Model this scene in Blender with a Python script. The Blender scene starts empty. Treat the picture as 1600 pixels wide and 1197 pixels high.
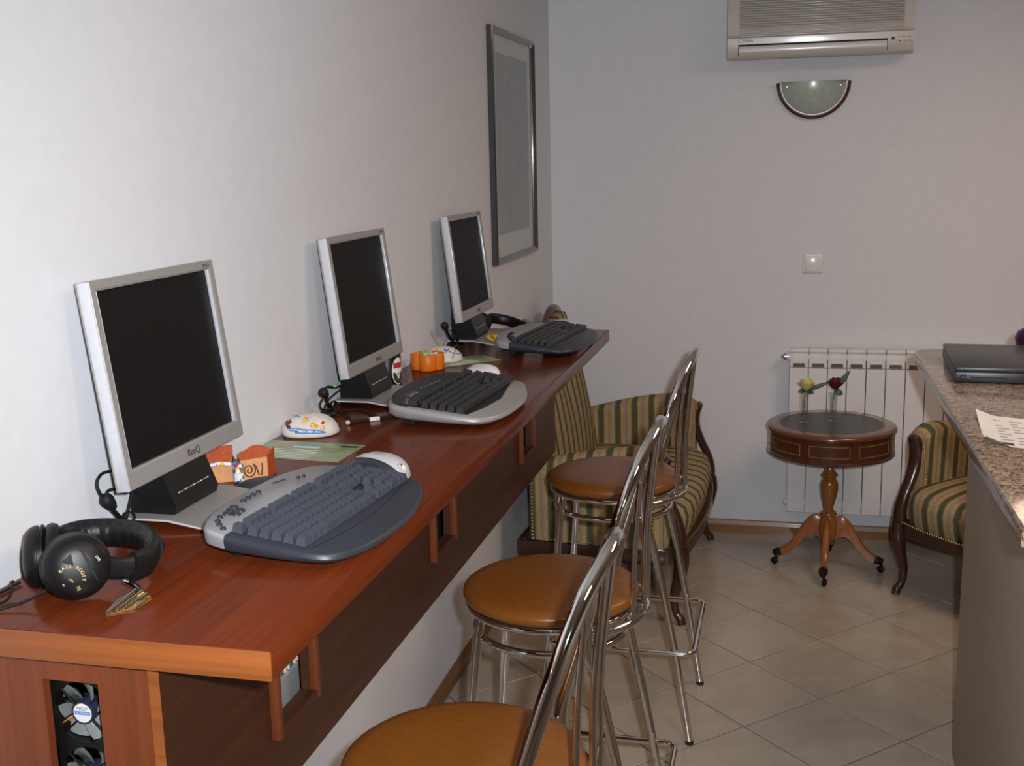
import bpy, bmesh, math, random
from mathutils import Matrix, Vector

random.seed(7)
scene = bpy.context.scene
COL = scene.collection

# ------------------------------------------------------------------ camera
CAM = Vector((1.0667, 0.0, 1.7055))
FWD = Vector((-0.2379473, 0.95186952, -0.19319807))
RGT = Vector((0.97099271, 0.23794529, -0.02356247))
UPV = Vector((-0.02354217, 0.19320054, 0.98087681))
cam_data = bpy.data.cameras.new('camera')
cam_data.sensor_fit = 'HORIZONTAL'
cam_data.sensor_width = 36.0
cam_data.lens = 36.0 * 1770.0 / 1600.0
cam_data.clip_start = 0.02
cam_ob = bpy.data.objects.new('camera', cam_data)
M = Matrix((RGT, UPV, -FWD)).transposed().to_4x4()
M.translation = CAM
cam_ob.matrix_world = M
COL.objects.link(cam_ob)
scene.camera = cam_ob

# ------------------------------------------------------------------ world, lights, exposure
world = bpy.data.worlds.new('world')
scene.world = world
world.use_nodes = True
world.node_tree.nodes['Background'].inputs[0].default_value = (0.9, 0.95, 1.0, 1)
world.node_tree.nodes['Background'].inputs[1].default_value = 0.3
vs = scene.view_settings
vs.view_transform = 'Standard'
vs.look = 'None'
vs.gamma = 1.0
vs.use_curve_mapping = False
vs.exposure = 0.0

# the camera's own flash, a little up and to the right of the lens
fl = bpy.data.lights.new('camera_flash', 'SPOT')
fl.energy = 205
fl.color = (0.92, 0.95, 1.0)
fl.spot_size = math.radians(95)
fl.spot_blend = 0.9
fl.shadow_soft_size = 0.02
flo = bpy.data.objects.new('camera_flash', fl)
Mf = Matrix((RGT, UPV, -FWD)).transposed().to_4x4()
Mf.translation = CAM + RGT * 0.075 + UPV * 0.055
flo.matrix_world = Mf
COL.objects.link(flo)


def area_light(name, loc, target, sx, sy, energy, color):
    l = bpy.data.lights.new(name, 'AREA')
    l.shape = 'RECTANGLE' if sy else 'DISK'
    l.size = sx
    if sy:
        l.size_y = sy
    l.energy = energy
    l.color = color
    o = bpy.data.objects.new(name, l)
    o.location = loc
    o.rotation_euler = (Vector(target) - Vector(loc)).to_track_quat('-Z', 'Y').to_euler()
    COL.objects.link(o)
    return o


# warm room lamps on the ceiling over the reception side
area_light('ceiling_light', (2.2, 3.3, 2.42), (2.1, 3.3, 0), 0.9, 0, 18, (1.0, 0.71, 0.52))
area_light('ceiling_light', (1.75, 0.9, 2.42), (1.75, 1.0, 0), 0.5, 0, 13, (1.0, 0.71, 0.52))

# ------------------------------------------------------------------ mesh helpers
I4 = Matrix.Identity(4)


def T(x, y, z):
    return Matrix.Translation((x, y, z))


def R(a, ax='Z'):
    return Matrix.Rotation(a, 4, ax)


def frame(origin, zaxis, xhint=(0, 0, 1)):
    z = Vector(zaxis).normalized()
    x = Vector(xhint)
    x = x - z * x.dot(z)
    if x.length < 1e-6:
        x = Vector((1, 0, 0)) - z * z.x
    x.normalize()
    y = z.cross(x)
    m = Matrix((x, y, z)).transposed().to_4x4()
    m.translation = Vector(origin)
    return m


class MB:
    def __init__(self):
        self.bm = bmesh.new()

    def verts(self, pts, m=I4):
        return [self.bm.verts.new(m @ Vector(p)) for p in pts]

    def face(self, vs_):
        try:
            return self.bm.faces.new(vs_)
        except ValueError:
            return None

    def box(self, x0, x1, y0, y1, z0, z1, bev=0.0, m=I4, seg=2):
        v = self.verts([(x0, y0, z0), (x1, y0, z0), (x1, y1, z0), (x0, y1, z0),
                        (x0, y0, z1), (x1, y0, z1), (x1, y1, z1), (x0, y1, z1)], m)
        fs = [(0, 3, 2, 1), (4, 5, 6, 7), (0, 1, 5, 4), (1, 2, 6, 5), (2, 3, 7, 6), (3, 0, 4, 7)]
        faces = [self.face([v[i] for i in f]) for f in fs]
        if bev > 0:
            ed = list({e for f in faces for e in f.edges})
            bmesh.ops.bevel(self.bm, geom=ed, offset=bev, segments=seg, profile=0.5, affect='EDGES')
        return self

    def ring_loft(self, rings, closed=True, cap0=True, cap1=True, m=I4):
        R_ = [self.verts(r, m) for r in rings]
        n = len(rings[0])
        for a, b in zip(R_, R_[1:]):
            rng = range(n) if closed else range(n - 1)
            for i in rng:
                j = (i + 1) % n
                self.face([a[i], a[j], b[j], b[i]])
        if closed and cap0:
            self.face(list(reversed(R_[0])))
        if closed and cap1:
            self.face(R_[-1])
        return self

    def tube(self, pts, r, n=10, closed=False, flat=None, m=I4, up=(0, 0, 1)):
        """round (or flat=(a,b) elliptical) tube along points; r scalar or list"""
        P = [Vector(p) for p in pts]
        k = len(P)
        rings = []
        prev = None
        for i in range(k):
            if closed:
                t = P[(i + 1) % k] - P[(i - 1) % k]
            else:
                t = P[min(i + 1, k - 1)] - P[max(i - 1, 0)]
            t.normalize()
            if prev is None:
                x = Vector(up) - t * Vector(up).dot(t)
                if x.length < 1e-3:
                    x = Vector((1, 0, 0)) - t * t.x
            else:
                x = prev - t * prev.dot(t)
            x.normalize()
            prev = x
            y = t.cross(x)
            rr = r[i] if isinstance(r, (list, tuple)) else r
            a, b = flat if flat else (1, 1)
            rings.append([P[i] + x * (rr * a * math.cos(q)) + y * (rr * b * math.sin(q))
                          for q in [2 * math.pi * s / n for s in range(n)]])
        if closed:
            rings.append(rings[0])
            V = [self.verts(q, m) for q in rings[:-1]]
            V.append(V[0])
            for a, b in zip(V, V[1:]):
                for i in range(n):
                    j = (i + 1) % n
                    self.face([a[i], a[j], b[j], b[i]])
            return self
        return self.ring_loft(rings, m=m)

    def lathe(self, prof, n=32, m=I4, a0=0.0, a1=2 * math.pi):
        """profile list of (r,z); r==0 collapses"""
        full = abs(a1 - a0 - 2 * math.pi) < 1e-6
        cnt = n if full else n + 1
        rows = []
        for (r, z) in prof:
            if r < 1e-7:
                rows.append([self.bm.verts.new(m @ Vector((0, 0, z)))])
            else:
                rows.append(self.verts([(r * math.cos(a0 + (a1 - a0) * i / n), r * math.sin(a0 + (a1 - a0) * i / n), z)
                                        for i in range(cnt)], m))
        for a, b in zip(rows, rows[1:]):
            for i in range(n):
                j = (i + 1) % cnt
                if len(a) == 1 and len(b) == 1:
                    continue
                if len(a) == 1:
                    self.face([a[0], b[j], b[i]])
                elif len(b) == 1:
                    self.face([a[i], a[j], b[0]])
                else:
                    self.face([a[i], a[j], b[j], b[i]])
        return self

    def prism(self, poly, z0, z1, m=I4, bev=0.0):
        a = self.verts([(p[0], p[1], z0) for p in poly], m)
        b = self.verts([(p[0], p[1], z1) for p in poly], m)
        n = len(poly)
        fs = [self.face(list(reversed(a))), self.face(b)]
        for i in range(n):
            j = (i + 1) % n
            fs.append(self.face([a[i], a[j], b[j], b[i]]))
        if bev > 0:
            ed = list({e for f in (fs[0], fs[1]) for e in f.edges})
            bmesh.ops.bevel(self.bm, geom=ed, offset=bev, segments=2, profile=0.5, affect='EDGES')
        return self

    def grid(self, fn, nu, nv, m=I4):
        V = [[self.bm.verts.new(m @ Vector(fn(i / nu, j / nv))) for j in range(nv + 1)] for i in range(nu + 1)]
        for i in range(nu):
            for j in range(nv):
                self.face([V[i][j], V[i + 1][j], V[i + 1][j + 1], V[i][j + 1]])
        return self

    def mesh(self, name, smooth=True, ang=40):
        bmesh.ops.remove_doubles(self.bm, verts=self.bm.verts, dist=1e-6)
        bmesh.ops.recalc_face_normals(self.bm, faces=self.bm.faces)
        me = bpy.data.meshes.new(name)
        self.bm.to_mesh(me)
        self.bm.free()
        if smooth:
            me.polygons.foreach_set('use_smooth', [True] * len(me.polygons))
            me.set_sharp_from_angle(angle=math.radians(ang))
        return me


def put(name, me, mat, parent=None, loc=None, rot=None):
    o = bpy.data.objects.new(name, me)
    if mat is not None and me is not None and len(me.materials) == 0:
        me.materials.append(mat)
    COL.objects.link(o)
    if parent is not None:
        o.parent = parent
    if loc is not None:
        o.location = loc
    if rot is not None:
        o.rotation_euler = rot
    return o


def part(name, mb, mat, parent, loc=None, rot=None, smooth=True, ang=40):
    """mesh given in the parent's local coordinates"""
    return put(name, mb.mesh(name, smooth, ang), mat, parent, loc, rot)


def wpart(name, mb, mat, parent, smooth=True, ang=40):
    """mesh given in world coordinates, parent is an unrotated empty (or a part at its origin)"""
    off = Vector((0, 0, 0))
    p = parent
    while p is not None:
        off += Vector(p.location)
        p = p.parent
    bmesh.ops.translate(mb.bm, verts=mb.bm.verts, vec=-off)
    return put(name, mb.mesh(name, smooth, ang), mat, parent)


def thing(name, label, cat, loc=(0, 0, 0), rotz=0.0, group=None):
    o = bpy.data.objects.new(name, None)
    o.empty_display_size = 0.05
    o.location = loc
    o.rotation_euler = (0, 0, rotz)
    o['label'] = label
    o['category'] = cat
    if group:
        o['group'] = group
    COL.objects.link(o)
    return o


def tag(o, label, cat, group=None):
    o['label'] = label
    o['category'] = cat
    if group:
        o['group'] = group
    return o


def struct(o):
    o['kind'] = 'structure'
    return o


def spline(pts, n=8, closed=False):
    """Catmull-Rom through the points"""
    P = [Vector(p) for p in pts]
    k = len(P)
    out = []
    segs = k if closed else k - 1
    for i in range(segs):
        if closed:
            a, b, c, d = P[(i - 1) % k], P[i], P[(i + 1) % k], P[(i + 2) % k]
        else:
            a, b, c, d = P[max(i - 1, 0)], P[i], P[i + 1], P[min(i + 2, k - 1)]
        for s in range(n):
            t = s / n
            out.append(0.5 * ((2 * b) + (c - a) * t + (2 * a - 5 * b + 4 * c - d) * t * t + (3 * b - a - 3 * c + d) * t ** 3))
    if not closed:
        out.append(P[-1])
    return out


def text_mesh(name, body, size, mat, parent, m, extrude=0.0004, align='CENTER', shear=0.0):
    cu = bpy.data.curves.new(name, 'FONT')
    cu.body = body
    cu.size = size
    cu.extrude = extrude
    cu.align_x = align
    cu.align_y = 'CENTER'
    cu.shear = shear
    cu.resolution_u = 3
    o = bpy.data.objects.new(name, cu)
    COL.objects.link(o)
    dg = bpy.context.evaluated_depsgraph_get()
    me = bpy.data.meshes.new_from_object(o.evaluated_get(dg))
    bpy.data.objects.remove(o)
    bpy.data.curves.remove(cu)
    me.transform(m)
    me.name = name
    me.materials.clear()
    return put(name, me, mat, parent)


# ------------------------------------------------------------------ materials
MATS = {}


def base_mat(name, color, rough=0.5, metal=0.0, spec=0.5, coat=0.0, coat_rough=0.1):
    m = bpy.data.materials.new(name)
    m.use_nodes = True
    b = m.node_tree.nodes['Principled BSDF']
    b.inputs['Base Color'].default_value = (*color, 1)
    b.inputs['Roughness'].default_value = rough
    b.inputs['Metallic'].default_value = metal
    b.inputs['Specular IOR Level'].default_value = spec
    b.inputs['Coat Weight'].default_value = coat
    b.inputs['Coat Roughness'].default_value = coat_rough
    MATS[name] = m
    return m


def nodes(m):
    return m.node_tree.nodes, m.node_tree.links, m.node_tree.nodes['Principled BSDF']


def coords(m, scale=(1, 1, 1), rot=(0, 0, 0), kind='Object', loc=(0, 0, 0)):
    n, l, b = nodes(m)
    tc = n.new('ShaderNodeTexCoord')
    mp = n.new('ShaderNodeMapping')
    mp.inputs['Scale'].default_value = scale
    mp.inputs['Rotation'].default_value = rot
    mp.inputs['Location'].default_value = loc
    l.new(tc.outputs[kind], mp.inputs['Vector'])
    return mp.outputs['Vector']


def noise(m, vec, scale, detail=3, rough=0.55, dist=0.0):
    n, l, b = nodes(m)
    t = n.new('ShaderNodeTexNoise')
    t.inputs['Scale'].default_value = scale
    t.inputs['Detail'].default_value = detail
    t.inputs['Roughness'].default_value = rough
    t.inputs['Distortion'].default_value = dist
    l.new(vec, t.inputs['Vector'])
    return t.outputs['Fac']


def ramp(m, fac, stops, interp='LINEAR'):
    n, l, b = nodes(m)
    r = n.new('ShaderNodeValToRGB')
    r.color_ramp.interpolation = interp
    el = r.color_ramp.elements
    el[0].position, el[0].color = stops[0][0], (*stops[0][1], 1)
    el[1].position, el[1].color = stops[-1][0], (*stops[-1][1], 1)
    for p, c in stops[1:-1]:
        e = el.new(p)
        e.color = (*c, 1)
    l.new(fac, r.inputs['Fac'])
    return r.outputs['Color']


def mixc(m, fac, a, b2, blend='MIX'):
    n, l, b = nodes(m)
    x = n.new('ShaderNodeMix')
    x.data_type = 'RGBA'
    x.blend_type = blend
    if isinstance(fac, (int, float)):
        x.inputs[0].default_value = fac
    else:
        l.new(fac, x.inputs[0])
    for sock, v in ((x.inputs[6], a), (x.inputs[7], b2)):
        if isinstance(v, tuple):
            sock.default_value = (*v, 1)
        else:
            l.new(v, sock)
    return x.outputs[2]


def bump(m, fac, strength=0.2, dist=0.002):
    n, l, b = nodes(m)
    bp_ = n.new('ShaderNodeBump')
    bp_.inputs['Strength'].default_value = strength
    bp_.inputs['Distance'].default_value = dist
    l.new(fac, bp_.inputs['Height'])
    l.new(bp_.outputs['Normal'], b.inputs['Normal'])


def setcol(m, sock):
    n, l, b = nodes(m)
    l.new(sock, b.inputs['Base Color'])


def wood(name, dark, light, axis, rough=0.3, coat=0.4, fine=70.0, spec=0.5):
    m = base_mat(name, light, rough, 0, spec, coat, 0.12)
    sc = {'x': (2.2, fine, fine), 'y': (fine, 2.2, fine), 'z': (fine, fine, 2.2)}[axis]
    v = coords(m, sc)
    f1 = noise(m, v, 1.0, 4, 0.6, 0.6)
    sc2 = tuple(s * 0.22 for s in sc)
    v2 = coords(m, sc2)
    f2 = noise(m, v2, 1.0, 2, 0.5, 1.2)
    c1 = ramp(m, f1, [(0.3, dark), (0.62, light)])
    c2 = ramp(m, f2, [(0.3, tuple(0.72 * c for c in light)), (0.7, tuple(min(1, 1.12 * c) for c in light))])
    setcol(m, mixc(m, 0.45, c1, c2))
    bump(m, f1, 0.06, 0.0005)
    return m


def plain(name, color, rough=0.5, metal=0.0, spec=0.5, coat=0.0, var=0.08, scale=40, bmp=0.0, coat_rough=0.1):
    """plain colour broken up by a faint procedural noise"""
    m = base_mat(name, color, rough, metal, spec, coat, coat_rough)
    f = noise(m, coords(m), scale, 3)
    setcol(m, ramp(m, f, [(0.3, tuple(c * (1 - var) for c in color)), (0.7, tuple(min(1, c * (1 + var)) for c in color))]))
    if bmp:
        bump(m, f, bmp, 0.001)
    return m


def stripes(name, axis, period=0.075, offset=0.0):
    m = base_mat(name, (0.2, 0.17, 0.1), 0.85, 0, 0.25)
    n, l, b = nodes(m)
    tc = n.new('ShaderNodeTexCoord')
    sx = n.new('ShaderNodeSeparateXYZ')
    l.new(tc.outputs['Object'], sx.inputs[0])
    dv = n.new('ShaderNodeMath')
    dv.operation = 'DIVIDE'
    l.new(sx.outputs[{'x': 0, 'y': 1, 'z': 2}[axis]], dv.inputs[0])
    dv.inputs[1].default_value = period
    ad = n.new('ShaderNodeMath')
    ad.operation = 'ADD'
    l.new(dv.outputs[0], ad.inputs[0])
    ad.inputs[1].default_value = 100.0 + offset
    fr = n.new('ShaderNodeMath')
    fr.operation = 'FRACT'
    l.new(ad.outputs[0], fr.inputs[0])
    green = (0.105, 0.115, 0.072)
    gold = (0.58, 0.42, 0.16)
    beige = (0.48, 0.37, 0.215)
    sand = (0.41, 0.29, 0.175)
    brown = (0.30, 0.21, 0.09)
    c = ramp(m, fr.outputs[0], [(0.0, green), (0.14, brown), (0.21, gold), (0.26, beige), (0.42, sand), (0.58, beige), (0.74, gold), (0.79, brown), (0.86, green), (0.999, green)], 'CONSTANT')
    f = noise(m, coords(m), 230, 2, 0.7)
    c2 = mixc(m, 0.55, c, ramp(m, f, [(0.35, (0.30, 0.26, 0.2)), (0.65, (1, 1, 1))]), 'MULTIPLY')
    setcol(m, c2)
    bump(m, f, 0.25, 0.001)
    return m


WALLM = plain('wall_paint', (0.725, 0.735, 0.765), 0.75, 0, 0.25, 0, 0.02, 25, 0.05)
WALLD = plain('darkened_unseen_wall', (0.22, 0.21, 0.20), 0.8, 0, 0.2, 0, 0.03)  # unseen walls coloured dark to dim the bounce and the chrome reflections
CEIL = plain('ceiling_paint', (0.78, 0.77, 0.75), 0.8, 0, 0.2, 0, 0.02)
GROUT = plain('grout', (0.13, 0.11, 0.095), 0.9)
TILE = base_mat('floor_tile_glaze', (0.42, 0.36, 0.30), 0.22, 0, 0.5)
_f = noise(TILE, coords(TILE, (1, 1, 1), kind='Object'), 5, 5, 0.6, 0.5)
setcol(TILE, ramp(TILE, _f, [(0.3, (0.40, 0.335, 0.265)), (0.7, (0.50, 0.43, 0.35))]))
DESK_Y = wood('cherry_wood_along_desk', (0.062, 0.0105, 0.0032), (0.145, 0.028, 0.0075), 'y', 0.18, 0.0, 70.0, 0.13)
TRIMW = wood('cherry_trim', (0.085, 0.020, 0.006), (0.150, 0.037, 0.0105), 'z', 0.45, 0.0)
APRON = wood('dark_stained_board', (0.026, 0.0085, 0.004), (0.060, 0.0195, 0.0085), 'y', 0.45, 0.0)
DESK_X = wood('cherry_wood_across_flash_lit', (0.18, 0.050, 0.0125), (0.34, 0.100, 0.0240), 'x', 0.35, 0.1)  # same cherry wood made lighter, flash on the near edge put into the colour
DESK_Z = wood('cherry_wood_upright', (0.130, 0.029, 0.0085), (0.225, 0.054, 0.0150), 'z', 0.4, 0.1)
OAKB = wood('baseboard_wood_y', (0.15, 0.060, 0.018), (0.27, 0.125, 0.040), 'y', 0.4, 0.1)
OAKX = wood('baseboard_wood_x', (0.17, 0.066, 0.018), (0.30, 0.135, 0.040), 'x', 0.4, 0.1)
CHROME = base_mat('chrome', (0.74, 0.73, 0.72), 0.05, 1.0)
setcol(CHROME, ramp(CHROME, noise(CHROME, coords(CHROME), 12, 2), [(0.3, (0.70, 0.69, 0.68)), (0.7, (0.78, 0.77, 0.76))]))
SEATM = plain('ochre_vinyl', (0.205, 0.070, 0.010), 0.34, 0, 0.4, 0.0, 0.1, 90, 0.08)
SILVER = plain('silver_plastic', (0.37, 0.36, 0.345), 0.42, 0.35, 0.5, 0, 0.03, 60)
SILVER_B = plain('bright_and_flash_lit_silver', (0.66, 0.67, 0.71), 0.25, 0.3, 0.5, 0, 0.03, 60)
SCREEN = plain('dark_lcd', (0.0065, 0.0065, 0.0062), 0.55, 0, 0.16, 0, 0.2, 200)
BLACKP = plain('black_plastic', (0.0060, 0.0060, 0.0065), 0.40, 0, 0.30, 0, 0.1)
BLACKM = plain('matt_black_rubber', (0.010, 0.010, 0.011), 0.6, 0, 0.3, 0, 0.1)
LEATHER = plain('black_leatherette', (0.0075, 0.0075, 0.0080), 0.42, 0, 0.32, 0, 0.2, 160, 0.5)
NAVY = plain('slate_blue_plastic', (0.026, 0.031, 0.043), 0.42, 0, 0.5, 0, 0.05)
KEYM = plain('slate_key_plastic', (0.055, 0.064, 0.085), 0.4, 0, 0.5, 0, 0.06)
KBSILV = plain('cool_silver_plastic', (0.40, 0.41, 0.435), 0.36, 0.35, 0.5, 0, 0.03, 60)
KEYB = plain('black_key_plastic', (0.020, 0.021, 0.023), 0.42, 0, 0.5, 0, 0.06)
WHITEP = plain('white_plastic', (0.80, 0.80, 0.79), 0.35, 0, 0.5, 0, 0.02)
WHITEM = plain('white_enamel', (0.80, 0.79, 0.78), 0.22, 0, 0.5, 0.3, 0.02)
RADM = plain('radiator_enamel', (0.78, 0.775, 0.77), 0.42, 0, 0.4, 0.0, 0.02)
ACM = plain('cream_plastic', (0.52, 0.485, 0.435), 0.3, 0, 0.5, 0.2, 0.02)
GAP_SHADE = plain('outlet_shade_colour', (0.008, 0.008, 0.008), 0.8)  # colour standing in for shade inside the air outlet
INK = plain('dark_print', (0.03, 0.03, 0.035), 0.6)
GOLDINK = plain('gold_print', (0.60, 0.42, 0.14), 0.5)
REDINK = plain('red_print', (0.45, 0.03, 0.03), 0.5)
WHITEINK = plain('white_print', (0.8, 0.8, 0.8), 0.5)
BLUEINK = plain('blue_paint', (0.05, 0.22, 0.62), 0.4)
LBLUE = plain('pale_blue_paint', (0.55, 0.68, 0.85), 0.4)
YELP = plain('yellow_paint', (0.75, 0.38, 0.04), 0.35)
BROWNP = plain('maroon_paint', (0.10, 0.012, 0.015), 0.4)
REDP = plain('red_paint', (0.5, 0.03, 0.03), 0.4)
WALNUT = wood('dark_walnut', (0.020, 0.008, 0.005), (0.055, 0.020, 0.011), 'z', 0.3, 0.4)
MAHOG = wood('mahogany_veneer', (0.034, 0.010, 0.005), (0.080, 0.023, 0.010), 'z', 0.25, 0.5)
MAHOGX = wood('mahogany_top', (0.075, 0.022, 0.010), (0.15, 0.048, 0.020), 'x', 0.22, 0.5)
OAKL = wood('amber_turned_wood', (0.18, 0.056, 0.011), (0.33, 0.115, 0.022), 'z', 0.28, 0.4, 40)
PENCIL = plain('inlay_line', (0.30, 0.16, 0.05), 0.4)
BRASSN = plain('brass_nail', (0.55, 0.40, 0.16), 0.3, 1.0)
CASTER = plain('blackened_brass', (0.02, 0.018, 0.016), 0.45, 0.6)
GREENLEATHER = plain('dark_green_leather', (0.022, 0.027, 0.026), 0.36, 0, 0.5, 0.0, 0.2, 90)
FAB_X = stripes('striped_fabric_x', 'x')
FAB_Y = stripes('striped_fabric_y', 'y')
ORANGE = plain('orange_plastic', (0.72, 0.17, 0.010), 0.4, 0, 0.4, 0, 0.08)
STONE = plain('painted_white_stone', (0.66, 0.62, 0.55), 0.7, 0, 0.3, 0, 0.1, 60, 0.3)
TERRA = plain('terracotta_card', (0.42, 0.075, 0.018), 0.6, 0, 0.3, 0, 0.2, 150)
TANB = plain('tan_leather', (0.62, 0.30, 0.13), 0.6, 0, 0.3, 0, 0.1, 60)
PAPER = plain('white_paper', (0.82, 0.82, 0.82), 0.6, 0, 0.3, 0, 0.02)
LAPTOP = plain('laptop_black', (0.028, 0.031, 0.034), 0.35, 0, 0.5, 0, 0.1, 80)
COUNTER = plain('taupe_laminate', (0.50, 0.43, 0.355), 0.55, 0, 0.3, 0, 0.03, 60)
PURPLE = plain('dark_purple_glaze', (0.03, 0.006, 0.035), 0.3)
BEIGE = plain('beige_shell', (0.62, 0.48, 0.28), 0.5)
PCB = plain('circuit_green', (0.05, 0.11, 0.07), 0.35, 0.2, 0.5, 0, 0.5, 120)
ALU = plain('aluminium', (0.55, 0.56, 0.58), 0.3, 1.0)
FANM = plain('grey_fan_plastic', (0.22, 0.235, 0.23), 0.3, 0, 0.5)
YELW = plain('yellow_plastic', (0.75, 0.52, 0.02), 0.5)
JACK = plain('lime_plug', (0.20, 0.55, 0.22), 0.45)
WIREO = plain('orange_wire', (0.75, 0.26, 0.03), 0.5)
LEAFM = plain('rose_leaf', (0.035, 0.075, 0.025), 0.45)
ROSEY = plain('yellow_petal', (0.72, 0.62, 0.22), 0.6)
ROSER = plain('crimson_petal', (0.14, 0.006, 0.020), 0.6)
CORK = plain('brass_pin', (0.75, 0.52, 0.2), 0.22, 1.0)

# granite
GRANITE = base_mat('speckled_granite', (0.3, 0.25, 0.2), 0.12, 0, 0.5, 0.3)
_v = coords(GRANITE)
_c = ramp(GRANITE, noise(GRANITE, _v, 75, 5, 0.7, 1.5), [(0.36, (0.015, 0.014, 0.015)), (0.45, (0.15, 0.10, 0.07)), (0.53, (0.34, 0.255, 0.18)), (0.66, (0.44, 0.36, 0.28))])
setcol(GRANITE, _c)

# clear glass (picture pane, vases)
GLASS = bpy.data.materials.new('clear_glass')
GLASS.use_nodes = True
_n, _l = GLASS.node_tree.nodes, GLASS.node_tree.links
_n.remove(_n['Principled BSDF'])
_tr = _n.new('ShaderNodeBsdfTransparent')
_tr.inputs[0].default_value = (0.93, 0.95, 0.95, 1)
_gl = _n.new('ShaderNodeBsdfGlossy')
_gl.inputs['Roughness'].default_value = 0.03
_fr = _n.new('ShaderNodeFresnel')
_fr.inputs['IOR'].default_value = 1.5
_mx = _n.new('ShaderNodeMixShader')
_ge = _n.new('ShaderNodeNewGeometry')
_iv = _n.new('ShaderNodeMath')
_iv.operation = 'SUBTRACT'
_iv.inputs[0].default_value = 1.0
_l.new(_ge.outputs['Backfacing'], _iv.inputs[1])
_ml = _n.new('ShaderNodeMath')
_ml.operation = 'MULTIPLY'
_l.new(_fr.outputs[0], _ml.inputs[0])
_l.new(_iv.outputs[0], _ml.inputs[1])
_ad = _n.new('ShaderNodeMath')
_ad.operation = 'ADD'
_ad.inputs[1].default_value = 0.04
_ad.use_clamp = True
_l.new(_ml.outputs[0], _ad.inputs[0])
_l.new(_ad.outputs[0], _mx.inputs[0])
_l.new(_tr.outputs[0], _mx.inputs[1])
_l.new(_gl.outputs[0], _mx.inputs[2])
_l.new(_mx.outputs[0], _n['Material Output'].inputs[0])

# frosted lamp glass
FROST = plain('frosted_green_glass', (0.40, 0.46, 0.40), 0.25, 0, 0.5, 0.4)

# pale watercolour print
PRINT = base_mat('watercolour_print', (0.5, 0.5, 0.5), 0.7, 0, 0.2)
_v = coords(PRINT, (1, 22, 6))
_c1 = ramp(PRINT, noise(PRINT, _v, 1.0, 5, 0.65, 1.0), [(0.30, (0.20, 0.245, 0.28)), (0.5, (0.31, 0.345, 0.37)), (0.62, (0.44, 0.36, 0.32)), (0.75, (0.55, 0.53, 0.50))])
_v = coords(PRINT, (1, 4, 5))
_c2 = ramp(PRINT, noise(PRINT, _v, 1.0, 4, 0.6, 0.4), [(0.35, (0.25, 0.31, 0.35)), (0.65, (0.46, 0.45, 0.43))])
setcol(PRINT, mixc(PRINT, 0.5, _c1, _c2))
MATB = plain('cream_mat_board', (0.80, 0.76, 0.69), 0.8)
PEWTER = plain('pewter_frame', (0.055, 0.055, 0.058), 0.22, 0.2, 0.5, 0.4)

# green leaflet
GREENP = base_mat('green_leaflet_print', (0.3, 0.4, 0.2), 0.3, 0, 0.5)
_v = coords(GREENP, (30, 160, 1), rot=(0, 0, 0.5))
_c1 = ramp(GREENP, noise(GREENP, _v, 1.0, 3, 0.6), [(0.35, (0.09, 0.17, 0.05)), (0.5, (0.27, 0.34, 0.17)), (0.66, (0.47, 0.50, 0.36))])
_c2 = ramp(GREENP, noise(GREENP, coords(GREENP, (9, 9, 1)), 1.0, 2), [(0.40, (0.11, 0.23, 0.03)), (0.62, (0.38, 0.43, 0.27))])
setcol(GREENP, mixc(GREENP, 0.5, _c1, _c2))

# confetti print of the little parcel
CONF = base_mat('confetti_print', (0.5, 0.5, 0.5), 0.4)
_vn = CONF.node_tree.nodes.new('ShaderNodeTexVoronoi')
_vn.inputs['Scale'].default_value = 150
CONF.node_tree.links.new(coords(CONF), _vn.inputs['Vector'])
_sep = CONF.node_tree.nodes.new('ShaderNodeSeparateXYZ')
CONF.node_tree.links.new(_vn.outputs['Color'], _sep.inputs[0])
setcol(CONF, ramp(CONF, _sep.outputs[0], [(0.0, (0.75, 0.75, 0.78)), (0.3, (0.6, 0.03, 0.04)), (0.45, (0.75, 0.5, 0.05)), (0.6, (0.03, 0.10, 0.35)), (0.75, (0.75, 0.75, 0.78)), (0.88, (0.05, 0.3, 0.15))], 'CONSTANT'))

# ------------------------------------------------------------------ room shell
RX, RY0, RY1, RZ = 3.6, -1.7, 5.085, 2.46
def shell(name, x0, x1, y0, y1, z0, z1, mat):
    mb = MB().box(x0, x1, y0, y1, z0, z1)
    return struct(put(name, mb.mesh(name, False), mat))
shell('wall_left', -0.1, 0, RY0 - 0.1, RY1 + 0.1, -0.05, RZ, WALLM)
shell('wall_back', 0, RX, RY1, RY1 + 0.1, -0.05, RZ, WALLM)
shell('wall_right', RX, RX + 0.1, RY0 - 0.1, RY1 + 0.1, -0.05, RZ, WALLD)
shell('wall_rear', 0, RX, RY0 - 0.1, RY0, -0.05, RZ, WALLD)
shell('ceiling', -0.1, RX + 0.1, RY0 - 0.1, RY1 + 0.1, RZ, RZ + 0.1, CEIL)
floor = shell('floor', 0, RX, RY0, RY1, -0.08, -0.0025, GROUT)
floor.name = 'floor'

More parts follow.
